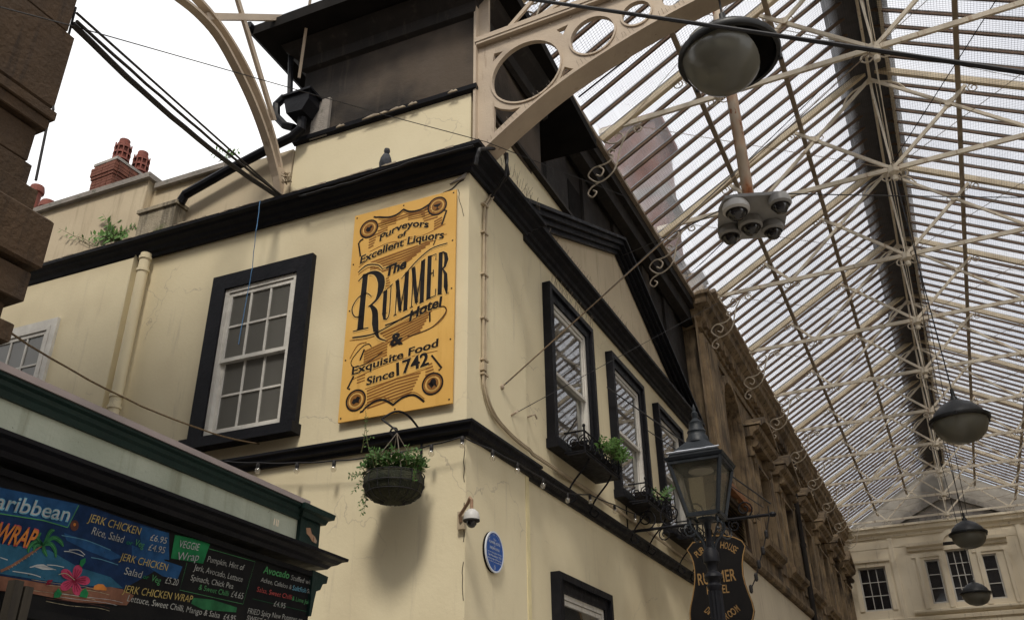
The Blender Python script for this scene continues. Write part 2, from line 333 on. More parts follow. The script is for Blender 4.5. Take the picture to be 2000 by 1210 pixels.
def spiral(c, r0, r1, turns, a0, n=22):                 # points from outer r0 in to r1
    return [(c[0] + (r0 + (r1 - r0) * i / n) * math.cos(a0 + turns * 2 * PI * i / n), c[1] + (r0 + (r1 - r0) * i / n) * math.sin(a0 + turns * 2 * PI * i / n)) for i in range(n + 1)]

# ------------------------------------------------------------------ walls with openings
def wall(mb, fr, a0, a1, z0, z1, holes, d=0, th=.3, reveal=.14):
    A = sorted({a0, a1, *[h[0] for h in holes], *[h[1] for h in holes]}); Z = sorted({z0, z1, *[h[2] for h in holes], *[h[3] for h in holes]})
    for i in range(len(A) - 1):
        for j in range(len(Z) - 1):
            ac = (A[i] + A[i + 1]) / 2; zc = (Z[j] + Z[j + 1]) / 2
            if any(h[0] < ac < h[1] and h[2] < zc < h[3] for h in holes): continue
            mb.add([fr.P(A[i], d, Z[j]), fr.P(A[i + 1], d, Z[j]), fr.P(A[i + 1], d, Z[j + 1]), fr.P(A[i], d, Z[j + 1])], [(0, 1, 2, 3)])
    for h in holes:
        p = [(h[0], h[2]), (h[1], h[2]), (h[1], h[3]), (h[0], h[3])]
        for i in range(4):
            q = p[i]; r = p[(i + 1) % 4]; mb.add([fr.P(q[0], d, q[1]), fr.P(r[0], d, r[1]), fr.P(r[0], d - reveal - .1, r[1]), fr.P(q[0], d - reveal - .1, q[1])], [(0, 1, 2, 3)])
def ring(mb, fr, a0, a1, z0, z1, w_, d0, d1, wt=None, wb=None):   # rectangular frame butted at the corners
    wt = w_ if wt is None else wt; wb = w_ if wb is None else wb
    mb.box(fr, a0, a0 + w_, d0, d1, z0, z1); mb.box(fr, a1 - w_, a1, d0, d1, z0, z1)
    mb.box(fr, a0 + w_, a1 - w_, d0, d1, z1 - wt, z1)
    if wb: mb.box(fr, a0 + w_, a1 - w_, d0, d1, z0, z0 + wb)

# ================================================================== SETTING
g = MB().add([(-300, -300, 0), (300, -300, 0), (300, 300, 0), (-300, 300, 0)], [(0, 1, 2, 3)]).build('ground', M['paving']); tag(g, 'grey stone paving of the market lane', kind='structure')

# ================================================================== PUBLIC HOUSE
pub = thing('public_house', 'cream stuccoed corner pub with black trim and a pediment over its side windows', 'building')
YB = 9.35; DB = -.05
WA = (-2.97, -2.01, 4.69, 6.45); WL = (-6.50, -5.50, 4.70, 6.50)
WBc = [2.70, 4.90, 7.08]; WBz = (4.90, 6.70)
mb = MB()
wall(mb, FA, -4.42, 0, 0, 7.5, [WA])
wall(mb, FA, -11, -4.42, 0, 7.2, [WL], d=.1)
mb.add([FA.P(-4.42, 0, 0), FA.P(-4.42, .1, 0), FA.P(-4.42, .1, 7.2), FA.P(-4.42, 0, 7.5)], [(0, 1, 2, 3)])
wall(mb, FB, 0, 1.33, 0, 7.5, [], d=0)
mb.add([FB.P(1.33, 0, 0), FB.P(1.33, DB, 0), FB.P(1.33, DB, 7.5), FB.P(1.33, 0, 7.5)], [(0, 1, 2, 3)])
wall(mb, FB, 1.33, YB, 0, 7.5, [(c - .55, c + .55, *WBz) for c in WBc] + [(2.12, 3.35, 1.6, 3.28)], d=DB)
wl = mb.build('wall', M['cream'], pub)
mb = MB()                                               # solid back and inside of the block so no light leaks
mb.box(FB, .35, YB, -11, -.5, 0, 7.5)
mb.build('inner_wall', M['room'], pub)
# pale strip on the corner pilaster edge and low down
MB().box(FB, 1.25, 1.33, .0, .006, 0, 4.28).build('pilaster_edge', M['yellow_edge'], pub)
# cornice round the corner
path = [FA.P(-11, 0, 0), Vector((0, 0, 0)), Vector((0, 1.33, 0)), Vector((DB, 1.33, 0)), Vector((DB, 9.1, 0))]
prof = [(-.04, 7.19), (.04, 7.19), (.05, 7.23), (.08, 7.245), (.095, 7.29), (.15, 7.32), (.165, 7.355), (.215, 7.37), (.22, 7.41), (-.04, 7.47)]
MB().sweep(path, prof).build('cornice', M['black'], pub)
prof = [(-.04, 4.29), (.035, 4.29), (.045, 4.32), (.08, 4.335), (.09, 4.38), (.115, 4.39), (.115, 4.415), (-.04, 4.44)]
MB().sweep(path, prof).build('string_course', M['black'], pub)
# flaking edges of the cornice: thin irregular crust along the front lip
mb = MB()
for i in range(70):
    a = -10 + R_.random() * 10; L = R_.uniform(.03, .18); mb.box(FA, a, a + L, .215, .221 + R_.random() * .006, 7.40 + R_.random() * .008, 7.412 + R_.random() * .012)
mb.build('flaking_lip', M['peel'], pub)['kind'] = 'stuff'
# attic storey
mb = MB()
mb.box(FA, -2.31, 0, -2.1, -.02, 7.5, 8.32)
mb.box(FB, .05, 3.4, -1.2, DB - .01, 7.5, 8.42)
mb.build('attic_wall', M['cream'], pub)
mb = MB(); mb.box(FA, -2.31, 0.02, -2.1, -.04, 8.37, 9.80); mb.box(FB, .08, 2.07, -1.2, DB, 8.42, 9.8)
mb.build('blackened_attic_wall', M['grime'], pub)
mb = MB(); mb.sweep([FA.P(-2.33, -.02, 0), Vector((.02, .02, 0)), Vector((.0, .12, 0))], [(0, 8.29), (.05, 8.31), (.06, 8.36), (.0, 8.39)])
mb.build('attic_moulding', M['black'], pub)
mb = MB()
for a, L in ((-1.35, .35), (-1.0, .22), (-.75, .12), (-1.7, .12), (-.25, .12)):
    mb.prism(FA, [(a, 8.31), (a + L, 8.312), (a + L * .85, 8.335), (a + L * .62, 8.328), (a + L * .45, 8.345), (a + L * .2, 8.33)], .05, .064)
mb.build('flaking_paint', M['peel'], pub)['kind'] = 'stuff'
mb = MB(); mb.box(FB, .12, 3.42, -.06, .02, 8.42, 8.47); mb.build('lead_flashing', M['grime2'], pub)
mb = MB(); mb.sweep([FA.P(-2.31, -2.5, 0), FA.P(-2.31, -.04, 0), FA.P(.0, -.04, 0), Vector((0, 2.1, 0))], [(0, 9.45), (.06, 9.48), (.08, 9.62), (.2, 9.72), (.25, 9.80), (0, 9.82)])
mb.build('eaves_moulding', M['grime2'], pub)
mb = MB(); mb.box(FA, -2.78, .45, -3.4, .48, 9.83, 9.98); mb.box(FA, -2.70, .38, -3.3, .40, 9.98, 10.1)
mb.build('eaves', M['void'], pub)
mb = MB(); mb.tube([FA.P(-2.83, .54, 9.95), FA.P(-2.83, -3, 9.95)], .06, 8); mb.build('gutter', M['black'], pub)
# wall behind the pediment, under the glass roof
mb = MB(); mb.box(FB, 2.07, 12.84, -1.3, -.9, 7.4, 11.75); mb.box(FB, 9.36, 12.84, -1.3, -.9, 0, 7.4)
mb.build('rear_wall', M['grime2'], pub)
for i, (a, wd_) in enumerate([(2.5, .5), (4.2, .9), (5.9, .35), (7.6, .7), (9.4, .5), (11.0, .8)]):
    MB().box(FB, a, a + wd_, -.9, -.84, 8.0, 11.7).build('board_and_void_panel', M['grime2'] if i % 2 else M['grime'], pub)
for a in (3.2, 5.3):
    MB().box(FB, a, a + .8, -.9, -.89, 9.0, 10.9).build('board_and_void_panel', M['void'], pub)  # black sheets between the boards, the void's darkness put into their colour
mb = MB(); mb.box(FB, .2, 12.8, -1.0, -.62, 11.55, 11.75); mb.box(FB, .2, 12.8, -.62, -.50, 11.68, 11.95); mb.run(FB, [(-.62, 11.35), (-.80, 11.30), (-.88, 11.35), (-.88, 11.55), (-.62, 11.55)], .2, 12.8)
mb.build('roof_plate', M['grime2'], pub)
# pediment
mb = MB(); mb.prism(FB, [(1.0, 7.40), (8.9, 7.40), (4.95, 9.06)], -.4, DB + .004); mb.build('tympanum', M['cream2'], pub)
def rake(mb, t0, t1, d0, d1):
    def o(t): return [(1.30 - t * .8, 7.66), (1.30 + .0, 7.66 + 0 * t)]
    L0 = (.95, 7.40); AP = (4.95, 9.12); R0 = (8.95, 7.40); n = Vector((-(AP[1] - L0[1]), AP[0] - L0[0])).normalized()
    for P0_, P1_, sx in ((L0, AP, 1), (R0, AP, -1)):
        nx = n.x * sx; nz_ = n.y
        a = [(P0_[0] + nx * t0, P0_[1] + nz_ * t0), (P1_[0], P1_[1] + t0 / nz_), (P1_[0], P1_[1] + t1 / nz_), (P0_[0] + nx * t1, P0_[1] + nz_ * t1)]
        mb.prism(FB, a, d0, d1)
mb = MB(); rake(mb, -.20, -.14, DB + .01, .01); rake(mb, -.14, -.07, DB + .01, .06); rake(mb, -.07, .0, DB + .01, .12); rake(mb, .0, .045, DB - .2, .17)
mb.build('raking_cornice', M['black'], pub)
# parapet on the left
mb = MB(); mb.box(FA, -4.457, -2.33, -.25, -.01, 7.4, 8.25); mb.box(FA, -11, -4.457, -.25, .10, 7.4, 8.36); mb.build('parapet', M['cream2'], pub)
for a0, a1, d1, z in ((-11, -7.5, .16, 8.36), (-7.497, -6, .16, 8.36), (-5.997, -4.40, .16, 8.36), (-4.397, -3.3, .05, 8.25)):
    MB().box(FA, a0, a1, -.35, d1, z, z + .075).build('coping_stone', M['coping'], pub)

def sash_window(fr, o, z0, z1, dd0, nx, ny, parent, arch=True, aw=.185, az=None, lab=None, single=False, open_=0):
    a0, a1 = o; mw = MB(); dd = dd0 + .065
    ring(mw, fr, a0 + .002, a1 - .002, z0 + .002, z1 - .002, .05, dd - .12, dd - .02, wb=.07)
    win = mw.build('window', M['white'], parent)
    if lab: win['label'] = lab
    if arch:
        m2 = MB(); ring(m2, fr, a0 - aw, a1 + aw, z0, z1 + aw, aw, dd0 + .002, dd0 + .07, wb=0)
        if nx == 1: ring(m2, fr, a0 - aw, a1 + aw, z0, z1 + aw, aw * .38, dd0 + .07, dd0 + .105, wb=0)
        m2.build('architrave', M['black'], win)
        MB().box(fr, a0 - aw - .03, a1 + aw + .03, dd0 + .002, dd0 + .15, z0 - .11, z0 - .001).build('sill', M['black'], win)
    zm = (z0 + z1) / 2; A0 = a0 + .052; A1 = a1 - .052
    for k, (s0, s1, d_) in enumerate(((zm - .02, z1 - .06, dd - .035), (z0 + .075 + open_, zm + .02, dd - .075))):
        m3 = MB(); ring(m3, fr, A0, A1, s0, s1, .042, d_ - .035, d_); sa = m3.build('sash', M['white'], win)
        gw = (A1 - A0 - .084); gh = s1 - s0 - .084; B0 = A0 + .042; C0 = s0 + .042; b_ = .022
        for i in range(1, nx): MB().box(fr, B0 + gw * i / nx - b_ / 2, B0 + gw * i / nx + b_ / 2, d_ - .03, d_ - .004, C0, C0 + gh).build('glazing_bar', M['white'], win)
        for j in range(1, ny):
            for i in range(nx): MB().box(fr, B0 + gw * i / nx + b_ / 2, B0 + gw * (i + 1) / nx - b_ / 2, d_ - .03, d_ - .004, C0 + gh * j / ny - b_ / 2, C0 + gh * j / ny + b_ / 2).build('glazing_bar', M['white'], win)
        for i in range(nx):
            for j in range(ny):
                MB().add([fr.P(B0 + gw * (i + p) / nx + (.011 if p == 0 and i else 0) - (.011 if p and i < nx - 1 else 0), d_ - .018 + R_.uniform(-.0015, .0015), C0 + gh * (j + q) / ny) for p, q in ((0, 0), (1, 0), (1, 1), (0, 1))], [(0, 1, 2, 3)]).build('pane', M['pane_dirty' if nx > 1 else 'pane'], win)
    MB().box(fr, a0 + .01, a1 - .01, dd - .20, dd - .17, z0, z1).build('blind', M['blind'], win)
    return win
sash_window(FA, WA[:2], WA[2], WA[3], 0, 3, 2, pub, lab='six over six sash window in black surround')
wv = sash_window(FA, WL[:2], WL[2], WL[3], .10, 3, 2, pub, arch=False, lab='white sash window without a black surround')
m2 = MB(); ring(m2, FA, WL[0] - .09, WL[1] + .09, WL[2] - .09, WL[3] + .09, .09, .102, .14); m2.build('architrave', M['white'], wv)
for i, c in enumerate(WBc):
    sash_window(FB, (c - .55, c + .55), WBz[0], WBz[1], DB, 1, 1, pub, lab=['first sash window along the side wall', 'middle sash window along the side wall', 'last sash window along the side wall'][i])
sash_window(FB, (2.12, 3.35), 1.6, 3.28, DB, 1, 1, pub, lab='ground floor window in black surround')
# plaster cracks and hooks, downpipe
mb = MB()
for a, z, s in ((-.13, 7.02, 1),):
    p = [(a, z)]
    for i in range(7): p.append((p[-1][0] + R_.uniform(-.015, .02), p[-1][1] - R_.uniform(.03, .06)))
    stroke(mb, FA, p, .006, .003)
for z0_ in (4.2, 3.7, 3.2):
    p = [(-.012, z0_)]
    for i in range(6): p.append((-.012 + R_.uniform(-.012, .004), p[-1][1] - R_.uniform(.03, .08)))
    stroke(mb, FA, p, .007, .003)
p = [(-.3, 7.02), (-.2, 7.04), (-.12, 7.1), (-.06, 7.12)]; stroke(mb, FA, cr(p, 4), .02, .003)
mb.build('plaster_crack', M['grime'], pub)['kind'] = 'stuff'
mb = MB(); mb.prism(FA, [(-.22, 7.10), (-.05, 7.13), (-.02, 7.2), (-.1, 7.155)], .0, .02); mb.build('loose_plaster', M['coping'], pub)

# ---- side entablature spikes, pediment spikes
def spikes(fr, pts, d, n, L=.11, fan_=.05):
    m_ = MB()
    for i in range(n):
        t = i / (n - 1) * (len(pts) - 1); k = min(int(t), len(pts) - 2); q = t - k
        a = pts[k][0] + (pts[k + 1][0] - pts[k][0]) * q; z = pts[k][1] + (pts[k + 1][1] - pts[k][1]) * q
        m_.tube([fr.P(a, d + R_.uniform(-.03, .03), z), fr.P(a + R_.uniform(-fan_, fan_), d + R_.uniform(-.04, .06), z + L * R_.uniform(.8, 1.1))], .0022, 3, False)
    return m_
sp = spikes(FB, [(.3, 7.44), (1.3, 7.44)], .22, 30, .13, .04)
for p in ([(1.6, 7.44), (3.2, 7.44), (4.8, 7.44)],): sp2 = spikes(FB, p, .10, 90, .11, .03); n_ = len(sp.v); sp.add(sp2.v, sp2.f)
sp2 = spikes(FB, [(1.6, 7.66)], .16, 1) if False else None
for c in WBc[:1]: q = spikes(FB, [(c - .7, 6.9), (c + .7, 6.9)], .06, 40, .12, .03); sp.add(q.v, q.f)
o = sp.build('bird_spike', M['spike'], pub); o['kind'] = 'stuff'

# downpipe on facade A
dp = thing('downpipe', 'cream painted cast downpipe with collars on the sign wall', 'downpipe', FA.P(-4.2, .1, 0))
MB().tube([FA.P(-4.23, .10, 0), FA.P(-4.23, .10, 7.2)], .064, 14).build('pipe', M['cream'], dp, True)
for z in (7.12, 6.95, 5.35, 5.22, 3.2): MB().tube([FA.P(-4.23, .10, z), FA.P(-4.23, .10, z + .035)], .076, 14).build('collar', M['cream'], dp, True)
# conduit on facade B
cdt = thing('wall_conduit', 'cream painted conduit running down the corner and bending along the string course', 'conduit', (0, .3, 0))
for off, o2 in ((0, 0), (.045, .02)):
    pts = cr([(.50 + off, 7.25), (.38 + off, 7.08), (.30 + off, 6.9), (.285 + off, 6.4)], 5) + cr([(.285 + off, 6.4), (.28 + off, 5.1), (.30 + off, 4.86), (.45 + off, 4.68 + o2), (.75, 4.60 + o2), (1.2, 4.56 + o2), (2.2, 4.57 + o2), (4.5, 4.60 + o2), (9.2, 4.60 + o2)], 6)
    MB().tube([FB.P(a, .025 if a < 1.33 else .0, z) for a, z in pts], .014, 6).build('conduit', M['conduit'], cdt)
for z in (6.95, 6.6, 6.1, 5.6, 5.15, 5.0):
    MB().box(FB, .255, .36, .0, .045, z, z + .02).build('clip', M['conduit'], cdt)
MB().box(FB, .25, .31, .0, .05, 5.04, 5.12).build('junction_box', M['conduit'], cdt)

# ================================================================== SIGN
bs = thing('sign_board', 'mustard yellow painted board with black swirling lettering beside the sash window', 'sign', FA.P(-1.335, .03, 4.62))
FS = Fr(FA.P(-1.338, .03, 4.618), FA.ax, FA.n)
SW, SH = 1.215, 2.365
MB().box(FS, 0, SW, 0, .022, 0, SH).build('board', M['sign'], bs)
e1, e2, e3 = .0235, .0245, .0255
st = MB(); go = MB(); bk = MB(); bk2 = MB()
def hatch(poly_fn, z0, z1, sl=.35, gap=.034, w_=.019):
    z = z0
    while z < z1:
        seg = poly_fn(z)
        if seg:
            a0, a1 = seg
            if a1 - a0 > .02: stroke(st, FS, [(a0, z - sl * .5 * 0 + sl * (a0 - .6)), (a1, z + sl * (a1 - .6))], w_, e1)
        z += gap
# hatched ribbons
for i in range(5): stroke(st, FS, [(.30, 2.16 - i * .03 + .02), (.92, 2.24 - i * .03 + .0)] if i < 2 else [(.30, 2.15 - i * .03), (.42, 2.17 - i * .03)], .018, e1)
for i in range(5): stroke(st, FS, [(.80 + i * .012, 2.19 - i * .03), (.93 + i * .02, 2.22 - i * .035)], .018, e1)
for i in range(5): stroke(st, FS, [(.20, 2.04 - i * .033), (.30 - i * .01, 2.06 - i * .033)], .018, e1)
for i in range(4): stroke(st, FS, [(.97, 2.03 - i * .03), (1.06, 2.06 - i * .03)], .018, e1)
for i in range(6): stroke(st, FS, [(.24 + .0 * i, 1.72 - i * .030), (.60, 1.765 - i * .033), (.98 - i * .05, 1.81 - i * .031)], .022, e1)
for i in range(7): stroke(st, FS, [(.42 + i * .02, .86 - i * .028), (.98 - i * .02, 1.0 - i * .032)], .020, e1)
for i in range(6): stroke(st, FS, [(.24, .70 - i * .028), (.50, .77 - i * .03)], .020, e1)
for i in range(7): stroke(st, FS, [(.30 + .003 * i, .275 - i * .030), (.62, .345 - i * .033), (.88 - i * .015, .36 - i * .03)], .018, e1)
for i in range(5): stroke(st, FS, [(.93, .42 - i * .032), (1.0 + i * .008, .435 - i * .032)], .018, e1)
for i in range(3): stroke(st, FS, [(.18, .44 - i * .03), (.27, .455 - i * .03)], .012, e1)
for i in range(4): stroke(st, FS, [(.33, 2.205 - i * .026), (.52, 2.215 - i * .026)], .013, e1); stroke(st, FS, [(.66, 2.205 - i * .022), (.86, 2.205 - i * .026)], .013, e1)
stroke(st, FS, cr([(.10, 1.70), (.35, 1.84), (.62, 1.90), (.90, 1.86), (1.12, 1.84)], 6), .008, e1); stroke(st, FS, cr([(.22, 1.86), (.42, 1.91), (.55, 1.90)], 6), .008, e1); stroke(st, FS, cr([(.66, 1.92), (.86, 1.90), (1.1, 1.97)], 6), .008, e1)
for i in range(5): stroke(st, FS, [(.43, 1.48 - i * .028), (.47 + .01 * i, 1.485 - i * .028)], .014, e1)
stroke(st, FS, cr([(.12, .425), (.40, .50), (.72, .545), (1.05, .555)], 6), .008, e1); stroke(st, FS, cr([(.28, .30), (.60, .345), (.97, .395)], 6), .008, e1)
stroke(st, FS, cr([(.06, .86), (.30, .845), (.60, .92), (1.0, 1.06)], 6), .008, e1); stroke(st, FS, cr([(.10, 1.61), (.22, 1.665), (.35, 1.63)], 6), .008, e1)
# frame ribbon lines
top = cr([(.30, 2.27), (.42, 2.235), (.52, 2.24), (.60, 2.285)], 6)[:-1] + cr([(.60, 2.285), (.68, 2.235), (.80, 2.225), (.92, 2.27)], 6)
bot = cr([(.29, .10), (.40, .155), (.50, .15), (.60, .085)], 6)[:-1] + cr([(.60, .085), (.70, .14), (.82, .145), (.93, .06)], 6)
for ln in (top, bot):
    stroke(bk, FS, ln, .021, e3); stroke(st, FS, [(a, z - .028 if ln is top else z + .028) for a, z in ln], .007, e2)
for ln in ([(.11, 1.83), (.075, 2.00), (.10, 2.03), (.13, 2.04)], [(1.06, 1.97), (1.11, 2.13), (1.08, 2.14)], [(.14, .46), (.08, .34), (.11, .33)], [(.99, .52), (1.10, .37), (1.07, .35)],
           [(.24, 2.29), (.27, 2.275), (.30, 2.27)], [(.24, .07), (.27, .075), (.29, .10)]):
    stroke(bk, FS, ln, .019, e3)
for cx_, cz_ in ((.19, 2.15), (1.00, 2.215), (.185, .20), (1.01, .225)):
    stroke(bk, FS, circ((cx_, cz_), .105), .017, e3, True); stroke(st, FS, circ((cx_, cz_), .088), .014, e2, True); fan(st, FS, circ((cx_, cz_), .062), e2); stroke(go, FS, circ((cx_, cz_), .068), .008, e3, True)
# little plain devices inside the roundels
fan(bk, FS, [(.15, 2.14), (.17, 2.18), (.19, 2.165), (.215, 2.19), (.235, 2.165), (.215, 2.15), (.21, 2.12), (.18, 2.11)], e3)
fan(bk, FS, [(.955, 2.235), (1.045, 2.24), (1.03, 2.215), (1.008, 2.205), (1.005, 2.185), (1.03, 2.17), (.975, 2.165), (.995, 2.183), (.995, 2.205), (.97, 2.215)], e3)
fan(bk, FS, [(.14, .18), (.16, .22), (.18, .215), (.2, .24), (.235, .22), (.22, .19), (.225, .165), (.19, .175), (.165, .16)], e3)
fan(bk, FS, circ((1.015, .24), .032, 14, ry=.038), e3); fan(bk, FS, [(.96, .235), (1.0, .25), (1.02, .2), (1.0, .18)], e3); fan(bk, FS, [(1.03, .25), (1.055, .2), (1.06, .18), (1.035, .2)], e3)
# words: gold halo below, black above
def word(t, a0, z0, a1, z1, h, sh=.0, warp=None, hb=None, b=.0):
    lettering(go, FS, t, a0, z0, a1, z1, h, e2, .07, sh, warp, hb); lettering(bk2, FS, t, a0, z0, a1, z1, h, e3 + .001, .010 + b, sh, warp, hb); lettering(bk2, FS, t, a0 + .007, z0 + .001, a1 + .007, z1 + .001, h, e3 + .0014, .006 + b, sh, warp, hb)
word('Purveyors', .33, 1.955, .90, 1.975, .085, .1, lambda t: .075 * math.sin(PI * t))
word('of', .545, 1.935, .645, 1.95, .06, .15)
word('Excellent Liquors', .11, 1.735, 1.08, 1.80, .095, .12, lambda t: .06 * math.sin(PI * t))
word('The', .42, 1.50, .66, 1.56, .115, .25, b=.02)
word('Hotel', .73, .93, 1.07, 1.02, .11, .25, lambda t: .02 * math.sin(PI * t), b=.01)
word('&', .53, .705, .67, .705, .135, .0, b=.02)
word('Exquisite Food', .115, .475, 1.05, .60, .085, .12, lambda t: -.0 * t)
word('Since', .29, .335, .59, .375, .085, .12)
word('1742', .62, .375, .96, .43, .14, .0, b=.01)
# RUMMER, drawn with broad strokes between two curves
def bl(x): return .99 + .20 * ((x - .4) / .75) if x > .4 else .97
def tl_(x): return 1.30 + .34 * min(1, max(0, (x - .40) / .55)) ** .8
def glyph(strokes, x0, x1):
    def mp_(p):
        x = x0 + (x1 - x0) * p[0]; b, t = bl(x), tl_(x); return (x, b + (t - b) * p[1])
    for pts, w_ in strokes:
        P_ = [mp_(p) for p in pts]
        stroke(go, FS, P_, [q + .022 for q in (w_ if isinstance(w_, list) else [w_] * len(P_))], e2); stroke(bk, FS, P_, w_, e3)
T, t_ = .046, .012
glyph([([(.25, 1), (.25, .22)], T), ([(.25, .24), (.32, .05), (.5, .0), (.68, .06), (.75, .24)], [T, T * .7, t_ * 1.3, t_, t_]), ([(.75, .24), (.75, 1)], t_), ([(.05, 1), (.45, 1)], .011), ([(.6, 1), (.9, 1)], .011)], .41, .535)
for x0, x1 in ((.545, .715), (.725, .895)):
    glyph([([(.14, 0), (.17, .98)], t_), ([(.16, .99), (.46, .05)], [T, T * .8]), ([(.46, .02), (.76, .99)], t_), ([(.80, 1), (.80, 0)], T), ([(.04, 0), (.25, 0)], .010), ([(.05, 1), (.26, 1)], .010), ([(.66, 0), (.95, 0)], .010), ([(.7, 1), (.93, 1)], .010)], x0, x1)
glyph([([(.25, 0), (.25, 1)], T), ([(.05, .99), (.88, .99), (.86, .85)], .012), ([(.3, .56), (.66, .56)], .012), ([(.66, .63), (.66, .48)], .012), ([(.05, .01), (.92, .01), (.94, .16)], .012)], .905, 1.02)
glyph([([(.22, -.02), (.22, 1)], T), ([(.05, .99), (.45, 1.0), (.66, .93), (.74, .78), (.62, .62), (.3, .55)], [.010, .012, T * .8, T, T * .6, .010]), ([(.45, .57), (.70, .42), (.74, .12), (.85, -.08), (1.02, -.07)], [.012, T * .8, T, .016, .010]), ([(.05, 0), (.4, 0)], .010)], 1.03, 1.155)
def both(pts, w_, k=8):
    P_ = cr(pts, k); n = len(P_)
    if isinstance(w_, list): ww = [w_[min(int(i / (n - 1) * (len(w_) - 1)), len(w_) - 2)] * (1 - (i / (n - 1) * (len(w_) - 1)) % 1 if i < n - 1 else 0) + w_[min(int(i / (n - 1) * (len(w_) - 1)) + 1, len(w_) - 1)] * ((i / (n - 1) * (len(w_) - 1)) % 1 if i < n - 1 else 1) for i in range(n)]
    else: ww = [w_] * n
    stroke(go, FS, P_, [q + .024 for q in ww], e2); stroke(bk, FS, P_, ww, e3)
both([(.175, .955), (.18, 1.25), (.19, 1.60)], [.072, .066, .062])                       # big R: stem
both([(.11, 1.53), (.19, 1.59), (.30, 1.585), (.375, 1.50), (.385, 1.38), (.34, 1.26), (.25, 1.20)], [.012, .018, .05, .085, .075, .03, .01])
both([(.27, 1.22), (.33, 1.13), (.345, 1.0), (.36, .90)], [.02, .065, .075, .055])
both([(.36, .90), (.40, .82), (.48, .775)], [.055, .02, .012])
both([(.28, 1.31), (.22, 1.36), (.12, 1.33), (.06, 1.22), (.10, 1.12), (.20, 1.10)], [.008, .012, .012, .014, .012, .008])
both([(.09, .955), (.27, .96)], .012, 2); both([(.09, .885), (.30, .875), (.44, .905), (.70, 1.0), (.92, 1.07)], [.018, .016, .014, .014, .010])
both([(.46, .945), (.68, .985), (.90, 1.045)], [.016, .012, .008])
both([(.10, 1.64), (.20, 1.70), (.33, 1.67), (.39, 1.61)], [.012, .018, .014, .010])
both([(.40, 1.61), (.52, 1.63)], .008, 2)
both([(.62, 1.44), (.78, 1.60), (.95, 1.71), (1.13, 1.73)], [.010, .014, .014, .012])
stroke(st, FS, cr([(.08, .66), (.16, .79), (.26, .80)], 6), .010, e2); stroke(st, FS, cr([(.70, .90), (.90, 1.0), (1.10, 1.02), (1.13, .93), (1.0, .82), (.72, .765)], 6), .010, e2)
stroke(bk, FS, cr([(1.06, 1.02), (1.115, 1.01), (1.125, .94), (1.0, .825), (.86, .785), (.72, .77)], 6), .009, e3)
stroke(bk, FS, cr([(.32, .74), (.28, .78), (.20, .75), (.10, .63), (.14, .555), (.28, .575), (.45, .66)], 6), .009, e3)
stroke(bk, FS, [(.20, .62), (.24, .73)], .018, e3); stroke(bk, FS, [(.96, .88), (.955, .99)], .018, e3); stroke(bk, FS, [(.99, 1.80), (.97, 1.75)], .012, e3)
for nm, m_, k in (('stripes', st, 'sbrown'), ('gold_outline', go, 'sgold'), ('black_lettering', bk, 'sblack'), ('painted_words', bk2, 'sblack')):
    m_.build(nm, M[k], bs)['kind'] = 'stuff'
for a, z in ((.03, .04), (.62, .04), (1.185, .04), (.03, 2.33), (.6, 2.335), (1.185, 2.33), (.03, 1.2), (1.185, 1.2), (.03, .65), (1.185, .65), (.03, 1.75), (1.185, 1.75)):
    MB().lathe([(0, .006), (.008, .004), (.009, 0)], FS.P(a, .022, z), 8, FS.n).build('screw', M['grime'], bs)

# ================================================================== LEFT STONE BUILDING
lb = thing('stone_building', 'brown stone building corner with stepped mouldings at the left edge', 'building', (-1.3, -3.7, 0))
x0, y0 = -1.34, -3.70
courses = [(0, 3.2, .00), (3.21, 3.92, .12), (3.95, 4.08, .27), (4.09, 4.21, .15), (4.23, 4.44, .29), (4.47, 4.84, .36), (4.86, 5.05, .16), (5.07, 5.24, .05), (5.26, 5.52, .0), (5.53, 5.62, .09), (5.62, 5.70, .13), (5.72, 6.40, .09), (6.42, 7.4, .01), (7.42, 9.0, .0), (9.02, 11.0, .02)]
for z0_, z1_, e in courses:
    m_ = MB(); b_ = .018 if z1_ - z0_ > .3 else .008
    e = e * .5
    pr = [(-.2, z0_), (e - b_, z0_), (e, z0_ + b_), (e, z1_ - b_), (e - b_, z1_), (-.2, z1_)]
    m_.sweep([(x0, y0 - 9), (x0, y0), (x0 - 6, y0)], pr); m_.build('stone_course', M['stone2'], lb)
MB().box(FW, x0 - 5.9, x0 - .18, -(y0 - .18), -(y0 - 9), 0, 11).build('core', M['stone2'], lb)
rw = [(x0 + .11, y0 + .04, 5.75), (x0 + .05, y0 + .05, 5.5), (x0 + .04, y0 + .05, 5.06)]
rp = MB().tube([(lambda q: (q[0], -3.66, q[1]))(FY(-3.66).px(*q)) for q in ((148, 15), (122, 115), (103, 190), (104, 215), (92, 245), (70, 352))], .010, 6).build('rainwater_pipe', M['cable'], loc=(x0 + .15, y0, 5.06)); tag(rp, 'thin black pipe running down the edge of the brown stone corner', 'pipe')

